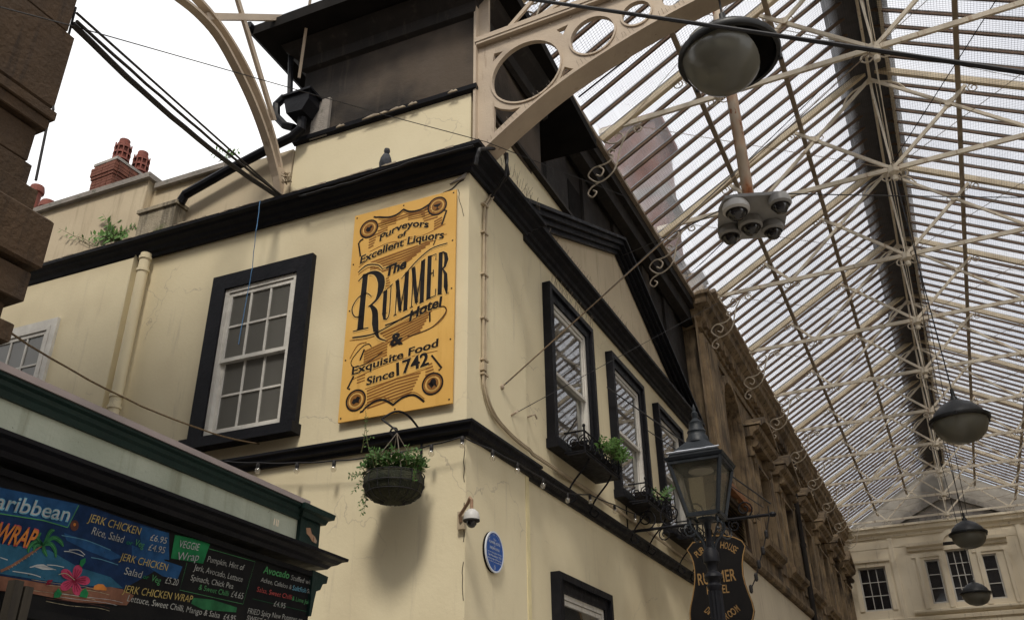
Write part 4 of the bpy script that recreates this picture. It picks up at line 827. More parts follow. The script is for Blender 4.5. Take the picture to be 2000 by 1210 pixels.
for k, y in enumerate(TY):
    XL = xl(y)
    m_ = MB()
    m_.obox((XL, y, ZC), (2 * XR, y, ZC), .05, .095)
    tr = m_.build('roof_truss', M['iron2'], roof)
    for x0_, x1_ in ((XL, XR), (2 * XR, XR)):
        MB().obox(sp(x0_, y, .09), sp(x1_, y, .09), .10, .12).build('rafter', M['rafter'], tr)
    for sg in (1, -1):
        X = lambda x: XR + sg * (x - XR)
        for p, q, w_ in (((1.25, zs(1.25) - .22), (1.80, ZC), .06), ((1.80, ZC), (4.40, 14.45), .06), ((2.75, zs(2.75) - .22), (4.40, ZC), .065)):
            MB().obox((X(p[0]), y + .003 * sg, p[1]), (X(q[0]), y + .003 * sg, q[1]), .05, w_).build('strut', M['iron2'], tr)
        for x_, z_ in ((1.25, zs(1.25) - .30), (2.75, zs(2.75) - .30), (1.80, ZC - .08), (3.13, 13.35)):
            if k < 9 or x_ == 1.8: inst(S_SMALL, 'scroll', tr, Matrix.Translation((X(x_), y, z_)) @ (Matrix.Scale(.8, 4) if x_ == 3.13 else Matrix()))
        for x_, z_ in ((1.80, ZC), (3.13, 13.30)): MB().lathe([(0, -.05), (.07, -.05), (.07, .05), (0, .05)], (X(x_), y, z_), 8, (0, 1, 0)).build('boss', M['iron2'], tr)
    MB().tube([(XR, y, ZC), (XR, y, 14.5)], .022, 5).build('king_rod', M['iron2'], tr)
    MB().lathe([(0, -.30), (.05, -.27), (.06, -.2), (.03, -.16), (.11, -.10), (.11, .05), (0, .06)], (XR, y, ZC), 8).build('pendant', M['iron2'], tr)
    inst(S_SMALL, 'scroll', tr, Matrix.Translation((XR, y, ZC - .12)) @ Matrix.Scale(1.3, 4))
    inst(S_BRK, 'eaves_scroll', tr, Matrix.Translation((XL + .03, y, ZC - .03)))
    # little arch under the ridge
    MB().tube([(XR + .62 * math.cos(t), y, 13.85 + .5 * math.sin(t)) for t in [PI * i / 10 for i in range(11)]], .02, 4).build('ridge_arch', M['iron2'], tr)
for x in (1.25, 2.75, 6.05, 7.55):
    m_ = MB(); m_.obox(sp(x, .3, .25), sp(x, 39.9, .25), .07, .12); m_.obox(sp(x + .0, .3, .325), sp(x + .0, 39.9, .325), .05, .04); m_.build('purlin', M['purlin'], roof)
# glazing bars and panes share a few meshes
def bar_mesh(x0_, x1_, nm, mt, wd, hh, up):
    m_ = MB(); a = sp(x0_, 0, up); b = sp(x1_, 0, up); m_.obox(a, b, wd, hh); return m_.mesh(nm, mt)
BM = {}
for key, a, b in (('n', -.50, 4.36), ('f', -.05, 4.36), ('r', 8.85, 4.44)):
    BM[key] = bar_mesh(a, b, 'glazing_bar', M['bar'], .048, .045, .028)
    m_ = MB(); m_.add([sp(a, .03, .0), sp(b, .03, .0), sp(b, .425, .0), sp(a, .425, .0)], [(0, 1, 2, 3)]); BM[key + 'p'] = m_.mesh('pane', M['rgl'])
NB = 87; DY = 3.64 / 8; Y0 = 2.17 - 4 * DY
caps = MB()
for i in range(NB):
    y = Y0 + i * DY
    lk = 'n' if y < 12.7 else 'f'
    for key in (lk, 'r'):
        if (i - 4) % 8: inst(BM[key], 'glazing_bar', roof, Matrix.Translation((0, y, 0)))
        if i < NB - 1: inst(BM[key + 'p'], 'pane', roof, Matrix.Translation((0, y, 0)))
        a, b = dict(n=(-.50, 3.95), f=(-.05, 3.95), r=(8.85, 4.75))[key]
        caps.obox(sp(a, y, -.012), sp(b, y, -.012), .070, .010)
caps.build('bar_cap', M['flash'], roof)['kind'] = 'stuff'
m_ = MB(); m_.box(FW, 3.90, 4.76, -39.9, -.3, 14.60, 14.66); m_.box(FW, 3.88, 3.93, -39.9, -.3, 14.66, 15.15); m_.box(FW, 4.85, 4.90, -39.9, -.3, 14.66, 15.15); m_.build('ridge_walkway', M['slate'], roof)
m_ = MB(); m_.box(FW, 4.765, 4.84, -39.9, -.3, 14.50, 14.66); m_.obox((4.42, .3, 14.52), (4.42, 39.9, 14.52), .05, .14); m_.build('ridge_beam', M['iron2'], roof)
m_ = MB(); m_.prism(FY(.3), [(3.8, 15.1), (4.4, 15.35), (5.0, 15.1), (4.4, 15.3)], -39.6, 0); m_.build('ridge_cap', M['flash'], roof)
m_ = MB(); m_.box(FW, -.62, -.42, -12.8, -.3, 11.92, 12.02); m_.box(FW, -.15, .02, -39.9, -12.8, 12.13, 12.22); m_.box(FW, 8.8, 9.0, -39.9, -.3, 12.02, 12.2); m_.build('gutter', M['purlin'], roof)
# wire net under the glass: real wires
m_ = MB(); PITCH = .052
def wire(a, b, r=.0025):
    t = (b - a).normalized(); x = t.cross(Vector((0, .3, 1))).normalized(); y = t.cross(x)
    rg = [[p + (x * math.cos(q) + y * math.sin(q)) * r for q in (0, 2.1, 4.2)] for p in (a, b)]
    m_.add(rg[0] + rg[1], [(0, 1, 4, 3), (1, 2, 5, 4), (2, 0, 3, 5)])
n_ = int(4.4 / SD.x / PITCH)
for i in range(n_ + 1):
    for sg in (1, -1):
        x = XR - sg * i * PITCH * SD.x; wire(sp(x, .3, .14), sp(x, 39.8, .14))
i = 0
while .3 + i * PITCH < 39.8:
    y = .3 + i * PITCH
    wire(sp(xl(y), y, .14), sp(XR, y, .14)); wire(sp(2 * XR, y, .14), sp(XR, y, .14)); i += 1
for i in range(1, 9): x = XR - 4.4 - i * PITCH * SD.x; wire(sp(x, .3, .14), sp(x, 12.8, .14))
m_.build('wire_net', M['net'], roof)['kind'] = 'stuff'
# tie rods
for k in range(10):
    y, y2 = TY[k], TY[k + 1]
    MB().tube([(XR, y, ZC), (XR, y2, ZC)], .009, 4).build('tie_rod', M['iron2'], roof)
    for sg in (-1, 1):
        gx = XR + sg * 4.3
        MB().tube([(gx, y, ZC), (XR, y2, ZC)], .008, 4).build('tie_rod', M['purlin'], roof)
        MB().tube([(XR, y, ZC), (gx, y2, ZC)], .006, 4).build('tie_rod', M['purlin'], roof)
        if sg > 0: MB().tube([(XR + .1, y, 14.4), (XR + .04, y2, ZC)], .008, 4).build('tie_rod', M['iron2'], roof)
# gusset arch where the far gable meets the roof handled by the far building

# ---- brick stack behind the glass
bk_ = thing('brick_stack', 'tall red brick stack rising behind the glass roof', 'chimney', (-4.2, 22, 12))
MB().box(FW, -5.4, -3.2, -24.5, -22, 12, 25.6).build('stack', M['brick'], bk_)
for z in (16, 19, 22, 25.62): MB().box(FW, -5.5, -2.9, -24.6, -21.9, z, z + .35).build('band_course', M['mortar'] if z < 25 else M['pot'], bk_)

# ================================================================== ENTRANCE GIRDER (plane of the pub's front)
gd = thing('arch_girder', 'cream cast iron spandrel girder with round openings springing from the pub corner', 'girder', (.1, .2, 7.5))
F0 = FY(0.0)
bot_ = cr([(.16, 7.46), (.30, 7.56), (.60, 7.76), (1.02, 8.00), (1.55, 8.22), (2.20, 8.42), (2.9, 8.56), (3.6, 8.64), (4.5, 8.68)], 6)
def zb(x):
    for i in range(len(bot_) - 1):
        if bot_[i][0] <= x <= bot_[i + 1][0]: t = (x - bot_[i][0]) / (bot_[i + 1][0] - bot_[i][0]); return bot_[i][1] + t * (bot_[i + 1][1] - bot_[i][1])
    return bot_[-1][1] if x > 4 else bot_[0][1]
def mirror(p): return [(8.8 - a, z) for a, z in reversed(p)]
import bmesh
def plate_with_holes(outer, holes, y0_, y1_, name, mt, parent):
    cu = bpy.data.curves.new('p', 'CURVE'); cu.dimensions = '2D'; cu.fill_mode = 'BOTH'; cu.extrude = abs(y1_ - y0_) / 2
    for lp in [outer] + holes:
        s_ = cu.splines.new('POLY'); s_.points.add(len(lp) - 1); s_.use_cyclic_u = True
        for i, (a, z) in enumerate(lp): s_.points[i].co = (a, z, 0, 1)
    o = bpy.data.objects.new('p', cu); COL.objects.link(o)
    me = bpy.data.meshes.new_from_object(o.evaluated_get(bpy.context.evaluated_depsgraph_get()))
    vs_ = [Vector((v.co.x, (y0_ + y1_) / 2 - v.co.z, v.co.y)) for v in me.vertices]; fs = [tuple(p.vertices) for p in me.polygons]
    bpy.data.objects.remove(o); bpy.data.curves.remove(cu); bpy.data.meshes.remove(me)
    q = MB(); q.add(vs_, fs); return q.build(name, mt, parent)
outer = [(.07, 10.0), (.07, 7.44)] + bot_ + [(4.5, 8.95)] + [(.20, 8.95), (.20, 10.0)]
def tri(p): return p
circs = [circ((.655, 8.36), .405, 40), circ((1.435, 8.54), .245, 32), circ((1.93, 8.63), .155, 24), circ((2.32, 8.68), .11, 18), circ((2.62, 8.71), .08, 14)]
tris = [[(.25, 8.66), (.38, 8.77), (.27, 8.78)][::-1], [(1.04, 7.0 + 1.10), (1.10, 8.24), (1.20, 8.17)], [(1.03, 8.80), (1.10, 8.70), (1.17, 8.82)], [(.26, 7.66), (.27, 8.02), (.34, 7.96), (.46, 7.90), (.58, 7.89)]]
plate_with_holes(outer, circs + tris, .05, .09, 'web_plate', M['iron'], gd)
m_ = MB()
n = len(bot_)
m_.add([Vector((a, 0, z - .02)) for a, z in bot_] + [Vector((a, .26, z - .02)) for a, z in bot_] + [Vector((a, .26, z + .012)) for a, z in bot_] + [Vector((a, 0, z + .012)) for a, z in bot_],
       [(i, i + 1, n + i + 1, n + i) for i in range(n - 1)] + [(n + i, n + i + 1, 2 * n + i + 1, 2 * n + i) for i in range(n - 1)] + [(2 * n + i, 2 * n + i + 1, 3 * n + i + 1, 3 * n + i) for i in range(n - 1)] + [(3 * n + i, 3 * n + i + 1, i + 1, i) for i in range(n - 1)])
m_.build('bottom_flange', M['iron'], gd)
m_ = MB(); m_.box(FW, .06, 4.5, -.24, .01, 8.95, 8.985); m_.box(FW, .06, 4.5, -.10, .02, 8.985, 9.05); m_.build('top_flange', M['iron'], gd)
MB().box(FW, .04, .07, -.24, .01, 7.44, 10).build('wall_flange', M['iron'], gd)
for c_, r_ in (((.655, 8.36), .405), ((1.435, 8.54), .245), ((1.93, 8.63), .155)):
    m_ = MB(); pa = circ(c_, r_ + .022, 40); pb = circ(c_, r_ + .001, 40)
    for i in range(40): m_.prism(F0, [pb[i], pa[i], pa[(i + 1) % 40], pb[(i + 1) % 40]], -.049, -.035)
    m_.build('opening_rim', M['iron'], gd)
MB().obox((.25, .12, 9.0), (1.2, .12, 9.9), .03, .05).build('brace', M['iron'], gd); MB().obox((.2, .2, 9.05), (2.6, .2, 9.9), .03, .05).build('brace', M['iron'], gd)
for i in range(26): a = .12 + i * .12; MB().lathe([(0, .012), (.011, .009), (.013, 0)], (a, .05, 8.92 if i % 2 else zb(a) + .05), 6, (0, -1, 0)).build('rivet', M['iron'], gd)
m_ = MB()
for i in range(60):
    a = .2 + i * .045; m_.tube([(a, .05, zb(a) + .01), (a - .03 + R_.uniform(-.02, .02), R_.uniform(.0, .08), zb(a) + .11)], .0022, 3, False)
for i in range(22): a = .3 + i * .06; m_.tube([(a, .06, 8.99), (a + R_.uniform(-.03, .03), .06, 9.11)], .0022, 3, False)
m_.build('bird_spike', M['spike'], gd)['kind'] = 'stuff'
MB().tube([(.45 + .1 * math.cos(t), .3, 9.3 + .1 * math.sin(t)) for t in [i * .5 for i in range(14)]], .012, 5).build('cable_coil', M['cable'], gd)

# left arch rib over the side lane
ri = thing('arch_rib', 'curved cream iron arch rib springing from the parapet across the open sky', 'rib', (-2.45, 0, 7.6))
FX = Fr((-2.45, 0, 0), (0, 1, 0), (1, 0, 0))
def xpt(u, v, d=0): a, z = FX.px(u, v, d); return FX.P(a, d, z)
inner_ = [xpt(*p) for p in cr([(346, -6), (385, 25), (425, 70), (462, 135), (495, 205), (522, 280), (540, 350), (543, 380)], 4)]
outer_ = [xpt(*p) for p in cr([(380, -6), (412, 30), (448, 80), (482, 140), (510, 205), (530, 265), (545, 330), (548, 380)], 4)]
def band(pts, wd, th): 
    m_ = MB()
    for i in range(len(pts) - 1):
        pass
    q = []
    for i, p in enumerate(pts):
        t = (pts[min(i + 1, len(pts) - 1)] - pts[max(i - 1, 0)]).normalized(); nn = Vector((0, -t.z, t.y)) * wd / 2; sx = Vector((th / 2, 0, 0)); q += [p - nn - sx, p - nn + sx, p + nn + sx, p + nn - sx]
    m_.add(q, [(i * 4 + k, i * 4 + (k + 1) % 4, i * 4 + 4 + (k + 1) % 4, i * 4 + 4 + k) for i in range(len(pts) - 1) for k in range(4)] + [(0, 1, 2, 3), (len(q) - 1, len(q) - 2, len(q) - 3, len(q) - 4)])
    return m_
band(inner_, .035, .10).build('inner_rib', M['iron'], ri); band(outer_, .035, .10).build('outer_rib', M['iron'], ri)
m_ = MB(); m_.obox(xpt(402, 33), xpt(582, 36), .05, .075); m_.build('strut', M['iron'], ri)
m_ = MB(); m_.obox(xpt(458, -20), xpt(535, 235), .04, .06); m_.build('diagonal', M['iron'], ri)
m_ = MB(); m_.obox(xpt(543, 330, .01), xpt(549, 384, .01), .09, .12); m_.build('foot', M['iron'], ri)
m_ = MB(); pq = [FA.P(*([FA.px(607, -8, .42)[0], .42, FA.px(607, -8, .42)[1]])), FA.P(*([FA.px(584, 152, .10)[0], .10, FA.px(584, 152, .10)[1]]))]
m_.obox(pq[0], pq[1], .035, .035); o = m_.build('eaves_stay', M['iron'], loc=pq[1]); tag(o, 'thin cream iron stay in front of the blackened attic wall', 'stay')
# wisp of cable and rag where the rib lands
m_ = MB()
cpt = FA.P(FA.px(560, 345, .1)[0], .1, FA.px(560, 345, .1)[1])
for i in range(14):
    q = [cpt + Vector((R_.uniform(-.06, .06), R_.uniform(-.04, .04), R_.uniform(-.09, .07))) for _ in range(4)]; m_.tube(cr([tuple(x) for x in q], 3) if False else q, .008, 4)
o = m_.build('wire_tangle', M['conduit'], loc=cpt); tag(o, 'tangle of old wires hanging beside the foot of the arch rib', 'wires')

# ================================================================== PARAPET FURNITURE
def fa3(u, v, d): a, z = FA.px(u, v, d); return FA.P(a, d, z)
hp = thing('rainwater_hopper', 'black rainwater hopper with bent pipes on the blackened attic wall', 'hopper', fa3(585, 250, .1))
c_ = FA.px(583, 205, .16)
m_ = MB(); m_.prism(FA, [(c_[0] - .15, c_[1] + .02), (c_[0] - .10, c_[1] - .16), (c_[0] + .12, c_[1] - .17), (c_[0] + .20, c_[1] - .03), (c_[0] + .20, c_[1] + .10), (c_[0] - .15, c_[1] + .10)], .02, .24); m_.build('hopper_box', M['black'], hp)
MB().box(FA, c_[0] - .18, c_[0] + .23, .0, .27, c_[1] + .10, c_[1] + .13).build('rim', M['black'], hp)
MB().tube([fa3(568, 110, .08), fa3(566, 195, .08)], .035, 8).build('inlet_pipe', M['black'], hp)
MB().tube([fa3(556, 190, .10), fa3(540, 205, .12), fa3(540, 228, .12), fa3(556, 245, .12), fa3(575, 250, .10)], .05, 8).build('bend', M['black'], hp)
MB().tube([fa3(590, 232, .12), fa3(588, 252, .12), fa3(570, 268, .12), fa3(545, 280, .12), fa3(450, 330, .12), fa3(362, 380, .12), fa3(352, 396, .12)], .058, 10).build('sloping_pipe', M['black'], hp)
MB().box(FA, c_[0] + .10, c_[0] + .34, -.03, .015, c_[1] - .45, c_[1] + .12).build('patch', M['coping'], hp)
pl_ = thing('parapet_box', 'weathered cream rendered box standing on the black cornice', 'box', fa3(320, 450, .1))
a0_, z1_ = FA.px(271, 412, .18); a1_, _ = FA.px(346, 392, .18)
MB().box(FA, a0_ + .02, a1_ - .02, -.12, .17, 7.44, z1_ - .05).build('body', M['planter'], pl_)
MB().box(FA, a0_ - .01, a1_ + .01, -.14, .195, z1_ - .05, z1_).build('rim', M['planter'], pl_)

# chimney on the left
ch = thing('brick_chimney', 'red brick chimney with two louvred terracotta pots behind the parapet', 'chimney', (-11.0, 4.6, 8))
cx0, zt = FY(4.0).px(188, 322); cx1 = FY(4.0).px(228, 316)[0]; cy0 = 4.0; cy1 = 5.08
zt -= .07
MB().box(FW, cx0 + .01, cx1 - .01, -cy1 + .01, -cy0 - .01, 8, zt).build('core', M['mortar'], ch)
bmesh_cache = {}
def brick_mesh(L, D, H):
    k = (round(L, 3), round(D, 3), round(H, 3))
    if k not in bmesh_cache: bmesh_cache[k] = MB().box(FW, -L / 2, L / 2, -D / 2, D / 2, 0, H).mesh('brick', M['brick'])
    return bmesh_cache[k]
rows = int((zt - 12.55) / .078)
for r_ in range(rows):
    z = zt - (r_ + 1) * .078; over = .04 if r_ in (1, 2, 3) else (.02 if r_ == 4 else 0)
    n1 = 4; L = (cx1 - cx0 + 2 * over) / n1
    for i in range(n1): inst(brick_mesh(L - .012, .10, .066), 'brick', ch, Matrix.Translation((cx0 - over + L * (i + .5), cy0 + .03 - over + R_.uniform(-.003, .003), z)))
    n2 = max(3, int((cy1 - cy0) / .235)); L = (cy1 - cy0 + over) / n2
    for i in range(n2):
        off = 0
        inst(brick_mesh(.10, L - .012, .066), 'brick', ch, Matrix.Translation((cx1 - .03 + over + R_.uniform(-.003, .003), cy0 + .05 + L * (i + .5), z)))
MB().box(FW, cx0 - .03, cx1 + .03, -cy1, -cy0 + .03, zt, zt + .07).build('capping', M['coping'], ch)
def chimney_pot(c, parent, h=.62):
    m_ = MB(); m_.lathe([(.17, 0), (.17, .12), (.15, .14), (.145, h), (.12, h + .02), (.12, h + .12), (.0, h + .12)], c, 14); p = m_.build('chimney_pot', M['pot'], parent, True)
    for j in range(3): MB().lathe([(.15, .16 + j * .17), (.195, .14 + j * .17), (.19, .19 + j * .17), (.15, .21 + j * .17)], c, 14).build('louvre_ring', M['pot'], p)
    m2 = MB()
    for i in range(10):
        t = i * 2 * PI / 10; q = Vector(c) + Vector((math.cos(t) * .178, math.sin(t) * .178, 0)); m2.tube([q + Vector((0, 0, .15)), q + Vector((0, 0, h - .02))], .02, 4)
    m2.build('rib', M['pot'], p)['kind'] = 'stuff'
    MB().lathe([(.168, .3), (.168, .34)], c, 14).build('dark_slot', M['void'], p)
    return p
MB().lathe([(.163, 0), (.163, 1)], (0, 0, -5), 4) 
chimney_pot((cx1 - .27, cy0 + .28, zt + .07), ch); chimney_pot((cx1 - .24, cy0 + .80, zt + .07), ch)
pp = thing('terracotta_pots', 'pair of terracotta chimney pots beyond the brown stone corner', 'chimney pots', (-13.1, 4, 12.5))
for (u, v, r_) in ((93, 402, .16), (72, 372, .15)):
    f4 = FY(4.0); a, z = f4.px(u, v); m_ = MB().lathe([(r_ * .8, -1.2), (r_ * .85, -.1), (r_ * 1.15, -.08), (r_ * 1.15, .0), (r_, .1), (r_ * .8, .12), (0, .12)], (a, 4.0, z), 12).build('chimney_pot', M['pot'], pp, True)

# pigeon
a, z = FA.px(752, 330, .12)
pc = FA.P(a, .12, 7.415)
pg = thing('pigeon', 'grey pigeon perched on the black cornice above the sign', 'pigeon', pc)
m_ = MB(); m_.lathe([(0, -.13), (.035, -.12), (.06, -.07), (.07, 0), (.06, .06), (.035, .11), (0, .13)], pc + Vector((0, 0, .10)), 12, (.25, -.25, .9)); m_.build('body', M['feather'], pg, True)
m_ = MB(); m_.lathe([(0, -.04), (.025, -.03), (.035, 0), (.028, .03), (0, .04)], pc + Vector((.035, -.035, .235)), 10, (.2, -.2, 1)); m_.build('head', M['feather'], pg, True)
m_ = MB(); m_.lathe([(.008, 0), (0, .03)], pc + Vector((.055, -.055, .235)), 6, (1, -1, -.2)); m_.build('beak', M['coping'], pg)
m_ = MB(); m_.obox(pc + Vector((-.02, .03, .06)), pc + Vector((-.06, .07, -.05)), .05, .012); m_.build('tail', M['feather'], pg)
for s_ in (-1, 1): MB().tube([pc + Vector((.012 * s_, 0, .05)), pc + Vector((.012 * s_, 0, 0))], .004, 5).build('leg', M['pot'], pg)

# ================================================================== plants
def leaf_cluster(m_, c, rad, n, size, rng, flat=1.0):
    for i in range(n):
        u = Vector((rng.gauss(0, 1), rng.gauss(0, 1), rng.gauss(0, 1) * flat)).normalized() * rad * rng.random() ** .4
        p = Vector(c) + Vector((u.x, u.y, u.z * flat)); t = Vector((rng.uniform(-1, 1), rng.uniform(-1, 1), rng.uniform(-.5, .8))).normalized(); x = t.cross(Vector((rng.uniform(-1, 1), rng.uniform(-1, 1), 1))).normalized()
        s = size * rng.uniform(.6, 1.3); m_.add([p, p + t * s * .5 + x * s * .28, p + t * s, p + t * s * .5 - x * s * .28], [(0, 1, 2, 3)])
def sprig(ms, ml, base, tip, rng, n=8, size=.05, r=.004):
    base = Vector(base); tip = Vector(tip); mid = (base + tip) / 2 + Vector((rng.uniform(-.03, .03), rng.uniform(-.03, .03), .04)); P_ = [tuple(base), tuple(mid), tuple(tip)]
    c = [Vector((*[(1 - t) ** 2 * P_[0][k] + 2 * t * (1 - t) * P_[1][k] + t * t * P_[2][k] for k in range(3)],)) for t in [i / 6 for i in range(7)]]
    ms.tube(c, [r * (1 - .6 * i / 6) for i in range(7)], 4)
    for i in range(n):
        t = .25 + .75 * i / n; k = min(int(t * 6), 5); p = c[k] + (c[k + 1] - c[k]) * (t * 6 - k); d = (c[k + 1] - c[k]).normalized(); sd_ = d.cross(Vector((rng.uniform(-.4, .4), 1, rng.uniform(-.4, .4)))).normalized() * (1 if i % 2 else -1)
        t_v = (sd_ + d * .6 + Vector((0, rng.uniform(-.3, .3), 0))).normalized(); x = t_v.cross(Vector((rng.uniform(-.5, .5), -1, .3))).normalized(); s = size * rng.uniform(.7, 1.2)
        ml.add([p, p + t_v * s * .5 + x * s * .22, p + t_v * s, p + t_v * s * .5 - x * s * .22], [(0, 1, 2, 3)])
rg = random.Random(5)
def weed(name, label, base_uv, tips, fr, d, size, n=9, mt='leaf2'):
    b = fr.px(*base_uv, d); bp = fr.P(b[0], d, b[1]); t = thing(name, label, 'plant', bp); ms, ml = MB(), MB()
    for (u, v) in tips: q = fr.px(u, v, d); sprig(ms, ml, bp + Vector((rg.uniform(-.15, .15), 0, 0)), fr.P(q[0], d + rg.uniform(-.08, .08), q[1]), rg, n, size)
    ms.build('stem', M['stem'], t)['kind'] = 'stuff'; ml.build('leaf', M[mt], t)['kind'] = 'stuff'; return t
weed('buddleia_weed', 'leafy green weed rooted in the black cornice beside the rendered box', (215, 472), [(205, 420), (195, 440), (240, 445), (225, 430), (250, 455), (180, 462), (185, 478), (265, 440), (235, 425), (210, 450), (200, 465), (255, 435)], FA, .12, .10, 13)
weed('sapling_weed', 'single straggling shoot with few leaves reaching left from the cornice', (185, 478), [(118, 448), (140, 460), (150, 462)], FA, .12, .07, 6)
weed('wall_grass', 'tuft of grass growing on the coping beside the black sloping pipe', (440, 312), [(410, 298), (425, 296), (445, 298), (460, 300), (430, 303), (470, 296)], FA, .0, .07, 9, 'leaf2')
weed('sign_weed', 'thin wild stem standing up before the foot of the yellow sign', (724, 880), [(719, 812), (722, 806), (730, 850)], FA, .16, .03, 7, 'leaf')

# ================================================================== HANGING BASKET
hb_ = thing('hanging_basket', 'round lined hanging basket of trailing greenery on an iron bracket', 'basket', (-.505, -.35, 4.0))
C0 = Vector((-.505, -.36, 3.905)); RB = .255
m_ = MB(); m_.lathe([(RB * .96, 0), (RB, -.02), (RB * .99, -.09), (RB * .90, -.155), (RB * .70, -.205), (RB * .3, -.232), (0, -.235)], C0, 28); m_.lathe([(RB * .95, -.005), (0, .01)], C0, 28); m_.build('liner', M['liner'], hb_, True)
for z, r_ in ((.0, 1.0), (-.09, 1.0), (-.158, .90)): MB().tube([C0 + Vector((math.cos(t) * (RB * r_ + .006), math.sin(t) * (RB * r_ + .006), z)) for t in [2 * PI * i / 28 for i in range(29)]], .005, 5).build('hoop', M['cable'], hb_)
for i in range(16):
    t = 2 * PI * i / 16; cs = Vector((math.cos(t), math.sin(t), 0)); MB().tube([C0 + cs * (RB * q + .005) + Vector((0, 0, z)) for q, z in ((1, 0), (1, -.075), (.93, -.14), (.72, -.202), (.3, -.235))], .004, 4).build('basket_wire', M['cable'], hb_)
top_p = Vector((-.505, -.35, 4.30))
for i in range(4):
    t = PI / 4 + i * PI / 2; MB().tube([C0 + Vector((math.cos(t) * RB, math.sin(t) * RB, 0)), top_p], .004, 4).build('chain', M['spike'], hb_)
ml = MB(); ms = MB(); rg = random.Random(9)
leaf_cluster(ml, C0 + Vector((0, 0, .08)), .27, 1100, .05, rg, .42)
for i in range(30):
    t = rg.uniform(0, 2 * PI); r_ = RB * rg.uniform(.6, 1.0); b = C0 + Vector((math.cos(t) * r_, math.sin(t) * r_, .03)); sprig(ms, ml, b, b + Vector((math.cos(t) * .05, math.sin(t) * .05, rg.uniform(.05, .16))), rg, 9, .04)
for (dx, dz, sx) in ((-.30, -.25, -1), (-.34, -.15, -1), (-.29, -.30, -1), (-.36, .0, -1), (-.40, .03, -1), (.28, -.12, 1), (.30, -.05, 1), (.20, .22, 1), (.14, .25, 1), (-.27, -.12, -1), (-.31, -.2, -1), (-.25, -.34, -1), (.0, .26, 1), (-.1, .24, -1)):
    sprig(ms, ml, C0 + Vector((sx * RB * .8, -.05, .02)), C0 + Vector((dx, rg.uniform(-.15, .0), dz)), rg, 10, .035)
ml.build('foliage', M['leaf'], hb_)['kind'] = 'stuff'; ms.build('stem', M['stem'], hb_)['kind'] = 'stuff'
bk3 = thing('basket_bracket', 'black iron bracket with a curled tip holding the hanging basket', 'bracket', fa3(823, 900, .01))
a_, z_ = FA.px(822, 890, .02)
MB().tube([FA.P(a_, .015, z_ - .22), FA.P(a_, .015, z_ + .22)], .011, 6).build('back_bar', M['black'], bk3)
MB().tube([FA.P(a_, .015, z_ + .10)] + [FA.P(a_ - .22 * t, .02 + .34 * t, z_ + .22 + .16 * math.sin(PI * min(1, t * .9))) for t in [i / 10 for i in range(1, 11)]] + [Vector((-.505, -.35, 4.32))], .010, 6).build('arm', M['black'], bk3)
MB().tube([Vector((-.505 + .035 * math.cos(t) - .035, -.35, 4.32 + .035 * math.sin(t))) for t in [i * .5 for i in range(11)]], .009, 5).build('curl', M['black'], bk3)
MB().box(FA, a_ - .04, a_ + .04, .0, .012, z_ - .05, z_ - .03).build('lug', M['black'], bk3)

# ================================================================== festoon lights
fs_ = thing('festoon_lights', 'black festoon cable with clear bulbs sagging below the string course round the corner', 'string lights', (0, -.15, 4.2))
pA = [(440, 900), (505, 903), (581, 903), (653, 899), (722, 892), (785, 882), (843, 868), (903, 852)]
P_ = [fa3(u, v, .14) for u, v in pA]
pBx = [(962, 878), (1010, 903), (1060, 933), (1108, 962), (1152, 965), (1200, 985), (1240, 1003), (1285, 1012)]
def fb3(u, v, d): a, z = FB.px(u, v, d); return FB.P(a, d, z)
P_ += [fb3(u, v, .14) for u, v in pBx]
cab = []
for i in range(len(P_) - 1):
    for t in (0, .33, .66): cab.append(P_[i].lerp(P_[i + 1], t) - Vector((0, 0, .008 * math.sin(PI * t))))
cab.append(P_[-1]); MB().tube(cab, .0075, 5).build('cable', M['cable'], fs_)
BULB = MB().lathe([(0, -.105), (.018, -.10), (.027, -.08), (.026, -.062), (.014, -.045)], (0, 0, 0), 10).mesh('bulb', M['bulb'], None, True)
SOCK = MB().lathe([(.012, -.05), (.017, -.045), (.019, -.012), (.014, .012), (0, .014)], (0, 0, 0), 8).mesh('socket', M['cable'], None, True)
for p in P_[1:]:
    inst(SOCK, 'socket', fs_, Matrix.Translation(p - Vector((0, 0, .01)))); inst(BULB, 'bulb', fs_, Matrix.Translation(p - Vector((0, 0, .005))))

# ================================================================== corner camera, plaque
cc = thing('dome_camera', 'white dome security camera on a rusty swan neck at the pub corner', 'camera', (0, -.02, 3.5))
c0 = fa3(921, 1008, .16)
MB().box(FA, FA.px(903, 1000, .02)[0] - .035, FA.px(903, 1000, .02)[0] + .03, .0, .045, c0.z - .06, c0.z + .09).build('wall_box', M['conduit'], cc)
wb_ = FA.P(FA.px(903, 1000, .02)[0], .045, c0.z + .0)
MB().tube([wb_, wb_ + Vector((.0, -.02, .05)), c0 + Vector((-.05, .03, .13)), c0 + Vector((-.02, .01, .165)), c0 + Vector((.0, .0, .14)), c0 + Vector((0, 0, .05))], .015, 8).build('swan_neck', M['rust2'], cc, True)
MB().lathe([(0, .065), (.03, .06), (.058, .035), (.068, -.005), (.068, -.03), (0, -.03)], c0, 18).build('housing', M['cctvw'], cc, True)
MB().lathe([(.07, -.028), (.07, -.04), (.055, -.045), (0, -.045)], c0, 18).build('ring', M['grime2'], cc, True)
MB().lathe([(.045, -.045), (.042, -.065), (.025, -.088), (0, -.095)], c0, 16).build('dome', M['dark_glass'], cc, True)
pq = thing('blue_plaque', 'round blue plaque with white rim and white lettering', 'plaque', FB.P(.62, 0, 3.38))
pa_, pz_ = FB.px(966, 1077, .03); PR = .178
MB().lathe([(0, 0), (PR, 0), (PR, .024), (PR - .004, .03)], FB.P(pa_, .0, pz_), 40, (1, 0, 0)).build('back', M['void'], pq)
